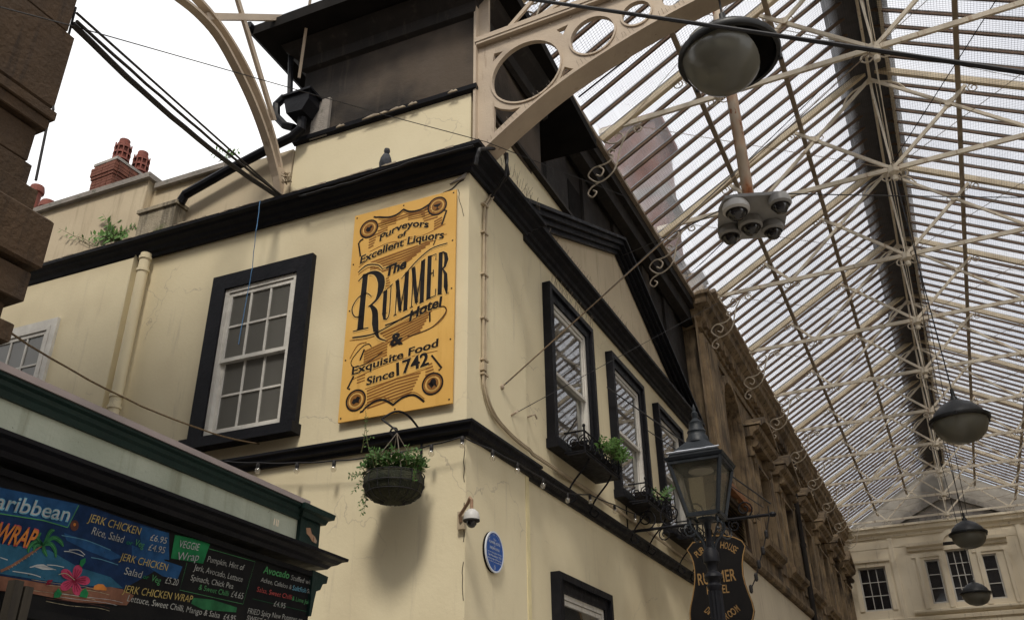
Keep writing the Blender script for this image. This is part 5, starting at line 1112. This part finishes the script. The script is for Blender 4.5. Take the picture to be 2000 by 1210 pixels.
MB().lathe([(PR + .002, .022), (PR + .002, .034), (PR - .012, .034), (PR - .012, .030)], FB.P(pa_, .0, pz_), 40, (1, 0, 0)).build('rim', M['pwhite'], pq)
MB().lathe([(0, .031), (PR - .012, .031)], FB.P(pa_, .0, pz_), 40, (1, 0, 0)).build('face', M['pblue'], pq)
m_ = MB()
for t, wd_, dz, h in (('The', .05, .098, .018), ('RUMMER HOTEL', .22, .066, .024), ('of', .02, .045, .015), ('FREEMASONS', .19, .016, .024), ('was the meeting place of the first', .27, -.016, .013), ('12th November 1735', .26, -.046, .019), ('the first lodge of Freemasons', .27, -.072, .014), ('to meet in the City of Bristol', .25, -.094, .012)):
    lettering(m_, FB, t, pa_ - wd_ / 2, pz_ + dz, pa_ + wd_ / 2, pz_ + dz, h, .0318, .004)
for k, a in enumerate('CITY AND COUNTY'):
    if a == ' ': continue
    t = PI * .80 - k * PI * .6 / 14; lettering(m_, FB, a, pa_ + .148 * math.cos(t) - .004, pz_ + .148 * math.sin(t) - .004, pa_ + .148 * math.cos(t) + .005, pz_ + .148 * math.sin(t) - .004 - .004 * (k - 7) / 7, .012, .0318)
stroke(m_, FB, [(pa_ - .014, pz_ - .135), (pa_, pz_ - .112), (pa_ + .014, pz_ - .135), (pa_, pz_ - .155)], .005, .0318, True)
m_.build('plaque_lettering', M['pwhite'], pq)['kind'] = 'stuff'

# ================================================================== HANGING LAMPS
def globe_lamp(c, label, rod_top, parent_group='globe lamps hanging under the glass roof', tilt=None, rod_r=.012, rod=True):
    c = Vector(c); t = thing('globe_lamp', label, 'lamp', c, 0, parent_group)
    MB().lathe([(.0, .44), (.05, .43), (.07, .36), (.14, .33), (.26, .27), (.38, .15), (.44, .03), (.45, -.01)], c, 32).build('dome', M['lampblack'], t, True)
    MB().lathe([(.44, .045), (.485, .03), (.49, -.005), (.475, -.03), (.44, -.03)], c, 32).build('rim', M['lampblack'], t, True)
    for a in (.4, 2.5, 4.6): MB().lathe([(0, .02), (.025, .015), (.025, -.04), (0, -.045)], c + Vector((math.cos(a) * .485, math.sin(a) * .485, 0)), 8).build('catch', M['lampblack'], t)
    MB().lathe([(0, .28), (.24, .22), (.36, .10), (.42, -.0)], c, 24).build('reflector', M['void'], t, True)
    bowl = [(.435, 0), (.425, -.10), (.37, -.22), (.27, -.315), (.13, -.365), (0, -.375)]
    if tilt is None: MB().lathe(bowl, c - Vector((0, 0, .02)), 32).build('bowl', M['dirtbowl'], t, True)
    else:
        ax = Vector((math.sin(tilt) * .75, math.sin(tilt) * .66, math.cos(tilt))); MB().lathe([(r * .86, z * .9) for r, z in bowl], c + Vector((-.06, -.05, -.02)), 32, ax).build('bowl', M['dirtbowl'], t, True)
    if rod: MB().tube([c + Vector((0, 0, .42)), Vector(rod_top)], rod_r, 6).build('suspension_cable', M['cable'], t)
    MB().lathe([(0, .58), (.03, .57), (.035, .44), (.05, .42), (0, .42)], c, 10).build('cap', M['lampblack'], t)
    return t
def wpt(u, v, y): a, z = FY(y).px(u, v); return Vector((a, y, z))
l2 = wpt(1879, 820, 9.45); globe_lamp((XR, 9.45, l2.z), 'nearest globe lamp hanging clear in front of the dark ridge strip', (XR, 9.45, ZC))
l3 = wpt(1898, 1041, 20.37); globe_lamp((XR + .06, 20.37, l3.z), 'middle globe lamp hanging before the arched far window', (XR, 20.37, ZC))
l4 = wpt(1905, 1158, 27.65); globe_lamp((XR + .08, 27.65, l4.z), 'lowest and smallest globe lamp near the right edge', (XR, 27.65, ZC))
l1 = wpt(1424, 112, .1); globe_lamp((l1.x, .1, l1.z), 'large globe lamp with skewed bowl hanging in front of the arch girder', (l1.x, .1, 8.7), tilt=.55)
# thin lamp feed wires
m_ = MB().tube([(XR + .12, 9.45, ZC), (XR + .15, 20.3, l3.z + .5)], .008, 4).build('feed_wire', M['cable'], loc=(XR, 9.45, ZC)); tag(m_, 'thin black wire running down beside the lamp cables to the middle globe lamp', 'wire')
m_ = MB().tube([(XR + .1, 12.95, ZC), (XR + .12, 27.6, l4.z + .5)], .008, 4).build('feed_wire', M['cable'], loc=(XR, 12.95, ZC)); tag(m_, 'thin black wire slanting down to the lowest globe lamp', 'wire')

# ================================================================== CCTV CLUSTER
YP = 1.0
pb_ = wpt(1463, 388, YP); ptp = Vector((pb_.x, YP, 13.2))
cv = thing('camera_cluster', 'grey plate with five dome cameras under a rust streaked pole', 'cameras', pb_)
MB().tube([pb_, ptp], .058, 14).build('pole', M['rust'], cv, True)
ZP = pb_.z - .02
def zpt(u, v, z):
    r = CR * ((u - CX) / FPX) - CU * ((v - CY) / FPX) + CF; t = (z - CAM.z) / r.z; return CAM + r * t
crn = [zpt(1404, 412, ZP), zpt(1416, 388, ZP), zpt(1440, 384, ZP), zpt(1534, 378, ZP), zpt(1542, 388, ZP), zpt(1532, 446, ZP), zpt(1520, 462, ZP), zpt(1415, 470, ZP), zpt(1402, 458, ZP)]
n = len(crn); MB().add(crn + [p + Vector((0, 0, .035)) for p in crn], [tuple(range(n)), tuple(range(2 * n - 1, n - 1, -1))] + [(i, (i + 1) % n, n + (i + 1) % n, n + i) for i in range(n)]).build('plate', M['cctv'], cv)
for (u, v, k, mt) in ((1436, 398, 1.25, 'cctvw'), (1521, 385, 1.05, 'cctv'), (1424, 446, 1.1, 'cctv'), (1464, 428, 1.15, 'cctv'), (1507, 436, 1.05, 'cctv')):
    p = zpt(u, v, ZP); q = MB().lathe([(0, 0), (.095 * k, 0), (.098 * k, -.015), (.108 * k, -.04), (.108 * k, -.085), (.09 * k, -.105), (0, -.105)], p, 20).build('dome_housing', M[mt], cv, True)
    MB().lathe([(.076 * k, -.105), (.074 * k, -.135), (.05 * k, -.172), (0, -.186)], p, 16).build('dome', M['dark_glass'], q, True)
    MB().lathe([(.088 * k, -.104), (.088 * k, -.112), (.07 * k, -.112)], p, 16).build('ring', M['grime2'], q)

# ================================================================== CABLES
def cable(name, pts, r, label, cat='cable', mt='cable', sag=0, n=16, wob=0, group=None):
    pts = [Vector(p) for p in pts]; P2 = []
    for i in range(len(pts) - 1):
        for j in range(n):
            t = j / n; P2.append(pts[i].lerp(pts[i + 1], t) - Vector((0, 0, sag * 4 * t * (1 - t))) + Vector((R_.uniform(-wob, wob), R_.uniform(-wob, wob), R_.uniform(-wob, wob))))
    P2.append(pts[-1]); o = MB().tube(P2, r, 6).build(name, M[mt], None, False, tuple(pts[0])); tag(o, label, cat, group); return o
k0 = fa3(546, 385, .06)
def lpt(u, v, y=-3.66): return wpt(u, v, y)
cable('cable_bundle', [lpt(142, 48), k0], .026, 'thick bound black cable bundle from the brown stone corner to the pub cornice', sag=.10, wob=.003)
cable('cable_bundle', [lpt(150, 42), k0 + Vector((.02, 0, .02))], .014, 'black cable lying along the top of the thick cable bundle', sag=.04, wob=.004)
cable('cable', [lpt(150, 26), fa3(545, 378, .06)], .011, 'single taut dark cable above the thick cable bundle', sag=.0)
cable('cable', [k0, fa3(600, 380, .22), fa3(700, 352, .22), fa3(820, 312, .22), fa3(925, 285, .22)], .014, 'black cable lying along the top of the pub cornice', wob=.006, n=6)
cable('cable', [fa3(930, 320, .24), fa3(936, 290, .26), fb3(985, 290, .22), fb3(992, 340, .24), fb3(975, 372, .06)], .02, 'heavy black cable looping round the cornice corner', n=5, wob=.006)
cable('cable', [fb3(990, 300, .26), fb3(988, 345, .26), fb3(960, 385, .05)], .016, 'second black cable dropping over the corner cornice into the conduit', n=4, wob=.006)
cable('thin_wire', [lpt(0, 14, -4.4), lpt(142, 51), fa3(754, 225, .3), fa3(949, 277, .3), Vector((.9, 2.5, 8.2))], .0045, 'long thin wire crossing the sky from the stone corner past the attic', 'wire', n=4)
cable('rope_cable', [lpt(8, 642, -3.5), fa3(506, 866, .06)], .007, 'dry brown roped cable sagging in front of the sash window', mt='rope', sag=.12, wob=.004)
for i, t in enumerate((.27, .52, .62, .36, .82)):
    pass
a_, z_ = FB.px(983, 755, .02); o_ = Vector((XR, 5.82, ZC))
cable('stay_cable', [(.0, a_, z_), o_, (8.7, 9.0, 16)][:2], .008, 'dark stay cable rising from the side wall to the roof truss node', mt='rope', sag=.02)
cable('stay_cable', [(.03, a_ + .03, z_ + .04), o_ + Vector((-.3, 0, -.02))], .007, 'thinner black cable twisted beside the stay cable', sag=.06)
MB_ = MB().lathe([(0, .03), (.025, .02), (.03, 0)], (DB + .05, a_, z_), 8, (1, 0, 0)).build('wall_hook', M['purlin'], loc=(0, a_, z_)); tag(MB_, 'iron wall hook anchoring the long stay cable', 'hook')
a_, z_ = FB.px(1002, 810, .02)
cable('thin_wire', [(.0, a_, z_), (XL + 1.2 if False else 1.25, 12.95, 12.3)], .004, 'thin wire rising from the lower hook on the side wall', 'wire')
q = MB().tube([(.0, a_, z_), (.05, a_, z_ + .02), (.06, a_ + .03, z_ + .05)], .012, 5).build('wall_hook', M['purlin'], loc=(0, a_, z_)); tag(q, 'small iron hook low on the corner strip holding a thin wire', 'hook')
a_, z_ = FB.px(1042, 812, .02)
q = MB().tube([(DB, a_, z_), (.0, a_, z_ + .01), (.02, a_ + .04, z_ + .03), (.02, a_ + .09, z_)], .010, 5).build('wall_hook', M['purlin'], loc=(0, a_, z_)); tag(q, 'bent iron eye screwed into the wall beside the first side window', 'hook')
cable('thick_cable', [wpt(960, -12, -.3), wpt(1250, 30, -.5), wpt(1420, 55, -.6), wpt(1700, 97, -.7), wpt(2000, 142, -.8), wpt(2120, 158, -.9)], .019, 'thick black cable crossing above the large globe lamp', n=6)
cable('thin_wire', [wpt(1130, 190, .3), wpt(1395, -20, .3)], .010, 'thin black cable running up in front of the girder flange', 'wire')
# stays from the wall and camera plate
cable('thin_wire', [crn[0], Vector((-.6, 6.2, 9.6))], .006, 'guy wire from the camera plate back to the dark wall', 'wire', sag=.03)
cable('thin_wire', [crn[3], Vector((8.7, 8.5, 9.5))], .006, 'guy wire from the camera plate to the right', 'wire', sag=.03)
cable('thin_wire', [crn[7], Vector((.1, 9.4, 10.8))], .006, 'guy wire with small insulators from the lower plate corner to the stone pilaster', 'wire', sag=.02)
cable('thin_wire', [wpt(1735, 330, 9.45), Vector((8.6, 3.0, 13.5))], .009, 'thin dark wire from the second truss node up to the right', 'wire')
cable('blue_string', [fa3(508, 392, .24), fa3(500, 450, .24), fa3(493, 520, .1), fa3(480, 590, .05), fa3(466, 672, .03)], .004, 'frayed blue cord hanging over the sash window', 'cord', 'blue', n=5, wob=.004)

# ================================================================== WINDOW BOXES
def window_box(c, label, plants, rng):
    y0_, y1_ = c - .60, c + .52; d1 = .34; zb_, zt_ = 4.72, 4.98
    t = thing('window_box', label, 'window box', (0, c, zb_), 0, 'iron window boxes on the side wall')
    m_ = MB(); m_.box(FB, y0_, y1_, .13, d1, zb_, zb_ + .02); m_.build('tray', M['black'], t)
    m_ = MB()
    for z in (zb_ + .03, zt_):
        m_.tube([FB.P(y0_, .10, z), FB.P(y0_, d1, z), FB.P(y1_, d1, z), FB.P(y1_, .10, z)], .011, 5)
    m_.build('rail', M['black'], t)
    for a, d in ((y0_, d1), (y1_, d1)):
        MB().tube([FB.P(a, d, zb_), FB.P(a, d, zt_ + .05)], .013, 5).build('corner_post', M['black'], t); MB().lathe([(0, .04), (.018, .03), (.02, .01), (.01, 0)], FB.P(a, d, zt_ + .04), 8).build('finial', M['black'], t)
    zc_ = (zb_ + zt_) / 2 + .01
    for i in range(6):
        a = y0_ + .11 + i * (y1_ - y0_ - .22) / 5
        sp_ = spiral((a, zc_), .095, .02, 1.6 * (1 if i % 2 else -1), PI / 2, 14); MB().tube([FB.P(p[0], d1, p[1]) for p in sp_], .008, 4).build('scroll', M['black'], t)
    for a in (y0_, y1_):
        for j in range(2):
            sp_ = spiral((.20 + j * .13, zc_), .075, .02, 1.5, PI / 2, 12); MB().tube([FB.P(a, p[0], p[1]) for p in sp_], .008, 4).build('scroll', M['black'], t)
    for a in (y0_ + .2, y1_ - .2):
        MB().tube([FB.P(a, d1 - .03, zb_)] + [FB.P(a, d, z) for d, z in cr([(d1 - .05, zb_ - .03), (.24, zb_ - .10), (.10, zb_ - .25), (.02, zb_ - .40), (.08, zb_ - .46), (.13, zb_ - .42), (.09, zb_ - .38)], 4)], .011, 5).build('bracket', M['black'], t)
    MB().box(FB, y0_ + .06, y1_ - .06, .16, d1 - .04, zb_ + .02, zb_ + .17).build('trough', M['void'], t)
    if plants:
        ms, ml = MB(), MB()
        for i in range(plants):
            b = FB.P(c + rng.uniform(-.1, .58), .27 + rng.uniform(-.05, .1), zb_ + .17); sprig(ms, ml, b, b + Vector((rng.uniform(0, .18), rng.uniform(-.12, .22), rng.uniform(.08, .30))), rng, 11, .055)
        leaf_cluster(ml, FB.P(c + .3, .3, zt_ + .02), .2, plants * 8, .05, rng, .4)
        ms.build('stem', M['stem'], t)['kind'] = 'stuff'; ml.build('leaf', M['leaf2'] if plants > 10 else M['leaf'], t)['kind'] = 'stuff'
rg = random.Random(21)
window_box(WBc[0], 'iron scrollwork window box under the first side window, full of green plants', 26, rg)
window_box(WBc[1], 'iron scrollwork window box under the middle side window with sparse shoots', 5, rg)
window_box(WBc[2], 'iron scrollwork window box under the last side window, behind the lantern', 0, rg)

# ================================================================== HANGING BOARD
YS = 4.6; FSY = FY(YS)
def s5(x, y): return FSY.px(1250 + x / 2.813, 780 + y / 2.813)
br = thing('sign_bracket', 'long black scrolled iron bracket reaching out from the side wall', 'bracket', (DB, YS, 4.5))
zb5 = s5(700, 632)[1]; xe = s5(728, 632)[0]
MB().tube([(DB, YS, zb5), (xe, YS, zb5)], .020, 6).build('bar', M['black'], br)
MB().lathe([(0, .05), (.03, .03), (.035, 0), (.02, -.05), (0, -.06)], (xe, YS, zb5), 8, (1, 0, 0)).build('tip', M['black'], br)
MB().tube([(DB, YS, zb5 + .012), (DB, YS, zb5 + .5)], .015, 5).build('wall_bar', M['black'], br)
for cx_, r_, tn, a0 in ((.22, .14, 1.5, -PI / 2), (.55, .16, -1.5, -PI / 2), (.85, .15, 1.5, -PI / 2), (1.18, .13, -1.5, -PI / 2), (1.50, .11, 1.5, -PI / 2)):
    MB().tube([(p[0], YS, p[1]) for p in spiral((cx_, zb5 + r_), r_, .03, tn, a0, 18)], .010, 5).build('scroll', M['black'], br)
for cx_, r_ in ((.45, .09), (.75, .09), (1.35, .08)): MB().tube([(p[0], YS, p[1]) for p in spiral((cx_, zb5 - r_), r_, .025, 1.4, PI / 2, 14)], .009, 5).build('scroll', M['black'], br)
for i in range(8):
    t = i * PI / 4; MB().tube([(1.62, YS, zb5), (1.62 + .07 * math.cos(t), YS + .03, zb5 + .07 * math.sin(t))], .003, 4).build('star_wire', M['black'], br)
cable('stay_wire', [FB.P(FB.px(1188, 755, .02)[0], .0, FB.px(1188, 755, .02)[1]), (xe, YS, zb5 + .13)], .010, 'black stay wire from above the middle window to the tip of the sign bracket', 'wire')
cable('stay_wire', [FB.P(FB.px(1265, 838, .02)[0], .0, FB.px(1265, 838, .02)[1]), (xe - .1, YS, zb5 + .10)], .007, 'thinner stay wire below the other, reaching the sign bracket', 'wire')
hs_ = thing('hanging_sign', 'black shaped hanging board with gold edge and lettering partly hidden by the lamp post', 'sign', (1.1, YS, 3.6))
half = [(395, 742), (372, 762), (335, 776), (288, 780), (256, 822), (276, 850), (290, 885), (298, 930), (300, 980), (296, 1030), (288, 1080), (277, 1130), (272, 1175), (276, 1215), (300, 1245), (350, 1258), (400, 1268), (450, 1280)]
rh = [(500, 1262), (560, 1250), (600, 1235), (622, 1205), (630, 1160), (618, 1110), (598, 1060), (580, 1010), (568, 960), (564, 900), (568, 850), (580, 800), (560, 770), (520, 752), (470, 742)]
poly = [s5(*p) for p in half + rh]
MB().prism(FSY, poly, -.03, 0).build('board', M['bsign'], hs_)
ccx = sum(p[0] for p in poly) / len(poly); ccz = sum(p[1] for p in poly) / len(poly)
m_ = MB(); stroke(m_, FSY, [(ccx + (a - ccx) * .985, ccz + (z - ccz) * .985) for a, z in poly], .014, .003, True); m_.build('gold_edge', M['bgold'], hs_)
m_ = MB()
def arc_text(m_, txt, pts, h, shear=0):
    P_ = cr([s5(*p) for p in pts], 12); n = len(txt); L = len(P_) - 1
    for i, ch_ in enumerate(txt):
        if ch_ == ' ': continue
        t = (i + .1) / n * L; t2 = (i + .9) / n * L; a = P_[int(t)]; b = P_[min(int(round(t2)), L)]
        v, f = textmesh(ch_, .012); x0_ = min(p[0] for p in v); x1_ = max(p[0] for p in v); w_ = math.hypot(b[0] - a[0], b[1] - a[1]); an = math.atan2(b[1] - a[1], b[0] - a[0]); k = h / .72
        if ch_ == 'I': w_ *= .35; a = (a[0] + .012, a[1])
        m_.add([FSY.P(a[0] + math.cos(an) * (x - x0_) / (x1_ - x0_) * w_ - math.sin(an) * y * k, .003, a[1] + math.sin(an) * (x - x0_) / (x1_ - x0_) * w_ + math.cos(an) * y * k) for x, y in v], f)
arc_text(m_, 'PUBLIC HOUSE', [(318, 868), (360, 835), (420, 815), (480, 820), (522, 845)], .085)
for t_x, p0, p1, h in (('RUMMER', (322, 1018), (530, 990), .145), ('HOTEL', (370, 1068), (492, 1058), .10)):
    a, b = s5(*p0), s5(*p1); lettering(m_, FSY, t_x, a[0], a[1], b[0], b[1], h, .003, .012)
arc_text(m_, 'DINING ROOM', [(352, 1162), (400, 1205), (450, 1215), (500, 1195), (552, 1155)], .085)
m_.build('gold_lettering', M['bgold'], hs_)['kind'] = 'stuff'
for a in (.95, 1.28): MB().tube([(a, YS, zb5), (a, YS, poly[0][1] - .02)], .008, 4).build('hanging_link', M['black'], hs_)
# drop string with lamp holders at the bracket tip
dr = thing('socket_string', 'black string of bulb sockets dropping from the tip of the sign bracket', 'string lights', (xe, YS, zb5))
dp_ = [s5(705, 585), s5(712, 640), s5(695, 740), s5(678, 830), s5(655, 905), s5(640, 975), s5(612, 1040)]
MB().tube([FSY.P(a, .02, z) for a, z in dp_], .008, 5).build('cable', M['cable'], dr)
for a, z in dp_[2:]: MB().lathe([(.012, -.05), (.022, -.03), (.024, .03), (.012, .05)], FSY.P(a, .02, z), 8).build('socket', M['cable'], dr); 

# ================================================================== LANTERN
YL = -.70; FL = FY(YL)
def l5(x, y): return FL.px(1250 + x / 2.813, 780 + y / 2.813)
aL, ze = l5(150, 335); aR, zr = l5(440, 300)
WL_ = aR - aL; XC = (aL + aR) / 2; YC = YL + WL_ / 2; ze = (ze + zr) / 2; zbt = l5(385, 600)[1]
H2 = WL_ / 2
la = thing('street_lantern', 'blue black four sided lantern with tall cap on a fluted lamp post', 'street lamp', (XC, YC, 0))
zbt += .0
hb2 = .105
def sq(h, z, s=None): return [Vector((XC - h, YC - h, z)), Vector((XC + h, YC - h, z)), Vector((XC + h, YC + h, z)), Vector((XC - h, YC + h, z))]
def frustum(m_, h0, z0, h1, z1, cap=True):
    m_.add(sq(h0, z0) + sq(h1, z1), [(i, (i + 1) % 4, 4 + (i + 1) % 4, 4 + i) for i in range(4)] + ([(3, 2, 1, 0), (4, 5, 6, 7)] if cap else [])); return m_
m_ = MB(); frustum(m_, H2 + .012, ze, H2 + .022, ze + .022); frustum(m_, H2 - .0, ze + .022, H2 - .015, ze + .05); m_.build('eaves', M['lan'], la)
m_ = MB(); frustum(m_, H2 - .01, ze + .05, H2 * .36, ze + .165); m_.build('roof', M['lan'], la)
m_ = MB(); p = sq(H2 * 1.0, ze + .052); m_.tube([p[0].lerp(p[1], t) + Vector((0, -.004, .004 + R_.uniform(0, .004))) for t in [i / 14 for i in range(15)]], [.002 + R_.uniform(0, .006) for i in range(15)], 5); m_.build('white_streak', M['pwhite'], la)
MB().lathe([(H2 * .45, .16), (H2 * .42, .20), (H2 * .36, .215), (H2 * .34, .235), (H2 * .37, .245), (H2 * .30, .27), (H2 * .26, .30), (H2 * .28, .315), (H2 * .20, .33), (H2 * .10, .35), (H2 * .12, .37), (H2 * .14, .39), (H2 * .06, .41), (H2 * .07, .43), (0, .47)], (XC, YC, ze), 20).build('cap', M['lan'], la, True)
for s0, s1 in ((0, 0), (1, 1), (2, 2), (3, 3)):
    a = sq(H2 - .004, ze)[s0]; b = sq(hb2, zbt)[s1]; MB().obox(a, b, .022, .022, up=(1, 1, 0)).build('corner_bar', M['lan'], la)
    a2, b2 = sq(H2 - .012, ze - .004), sq(hb2 - .006, zbt + .004); i = s0; j = (s0 + 1) % 4
    MB().add([b2[i], b2[j], a2[j], a2[i]], [(0, 1, 2, 3)]).build('pane', M['lglass'], la)
for z, h, w_ in ((ze - .012, H2 - .006, .024), (zbt, hb2, .028)):
    p = sq(h, z); m_ = MB()
    for i in range(4): m_.obox(p[i], p[(i + 1) % 4], w_, w_)
    m_.build('glazing_frame', M['lan'], la)
MB().lathe([(0, 0), (hb2 * .6, 0), (hb2 * .6, -.015), (.03, -.035), (.02, -.09), (0, -.09)], (XC, YC, zbt - .01), 16).build('burner_plate', M['lan'], la)
MB().lathe([(0, .02), (.08, .02), (.09, .0), (0, 0)], (XC, YC, ze - .05), 14).build('reflector', M['cctvw'], la)
for i in range(4):
    t = PI / 4 + i * PI / 2; cs = Vector((math.cos(t), math.sin(t), 0))
    MB().tube([Vector((XC, YC, zbt - .0)) + cs * d + Vector((0, 0, z)) for d, z in cr([(hb2 * 1.2, -.02), (hb2 * 1.3, -.07), (.10, -.12), (.05, -.18), (.035, -.26)], 4)], .009, 5).build('frog_leg', M['lan'], la)
    MB().tube([Vector((XC, YC, zbt)) + cs * p[0] + Vector((0, 0, p[1])) for p in spiral((.15, -.10), .05, .015, 1.3, PI, 12)], .006, 4).build('scroll', M['lan'], la)
zq = zbt - .24
prof = [(.030, .22), (.030, .03), (.055, .02), (.065, 0), (.075, -.01), (.075, -.07), (.060, -.08), (.045, -.12), (.050, -.135), (.078, -.15), (.085, -.17), (.06, -.19), (.055, -.21), (.07, -.225), (.066, -.24), (.055, -.26)]
MB().lathe([(r_ * .74, z_) for r_, z_ in prof], (XC, YC, zq), 20).build('post_head', M['black'], la, True)
m_ = MB(); pf = []
nfl = 12; vs_ = []; 
for z, r_ in ((zq - .26, .046), (1.2, .07)):
    for k in range(nfl * 2): t = 2 * PI * k / (nfl * 2); vs_.append(Vector((XC + math.cos(t) * r_ * (1 if k % 2 else .84), YC + math.sin(t) * r_ * (1 if k % 2 else .84), z)))
N2 = nfl * 2; m_.add(vs_, [(k, (k + 1) % N2, N2 + (k + 1) % N2, N2 + k) for k in range(N2)]); m_.build('fluted_shaft', M['black'], la)
MB().lathe([(.09, 1.2), (.12, 1.15), (.12, 1.0), (.10, .95), (.14, .3), (.17, .25), (.19, .0)], (XC, YC, 0), 20).build('post_base', M['black'], la, True)

# ================================================================== unseen building added behind the viewpoint to block sky light (shows in reflections)
sb = thing('sky_blocking_building', 'unseen stone building added across the lane to block sky light from the pub', 'building', (2, -15, 0))
FZ_ = Fr((30, -15, 0), (-1, 0, 0), (0, 1, 0))
m_ = MB(); wall(m_, FZ_, 0, 60, 0, 12.5, [(2 + i * 3.4, 3.3 + i * 3.4, z, z + 2) for i in range(16) for z in (2, 5.6, 9)], reveal=.3); m_.build('wall', M['stone'], sb)
MB().box(FZ_, 0, 60, -8, -.45, 0, 12.5).build('inner_wall', M['room'], sb)
MB().run(FZ_, [(0, 12.2), (.3, 12.4), (.4, 12.8), (0, 12.9)], 0, 60).build('cornice', M['stone'], sb)
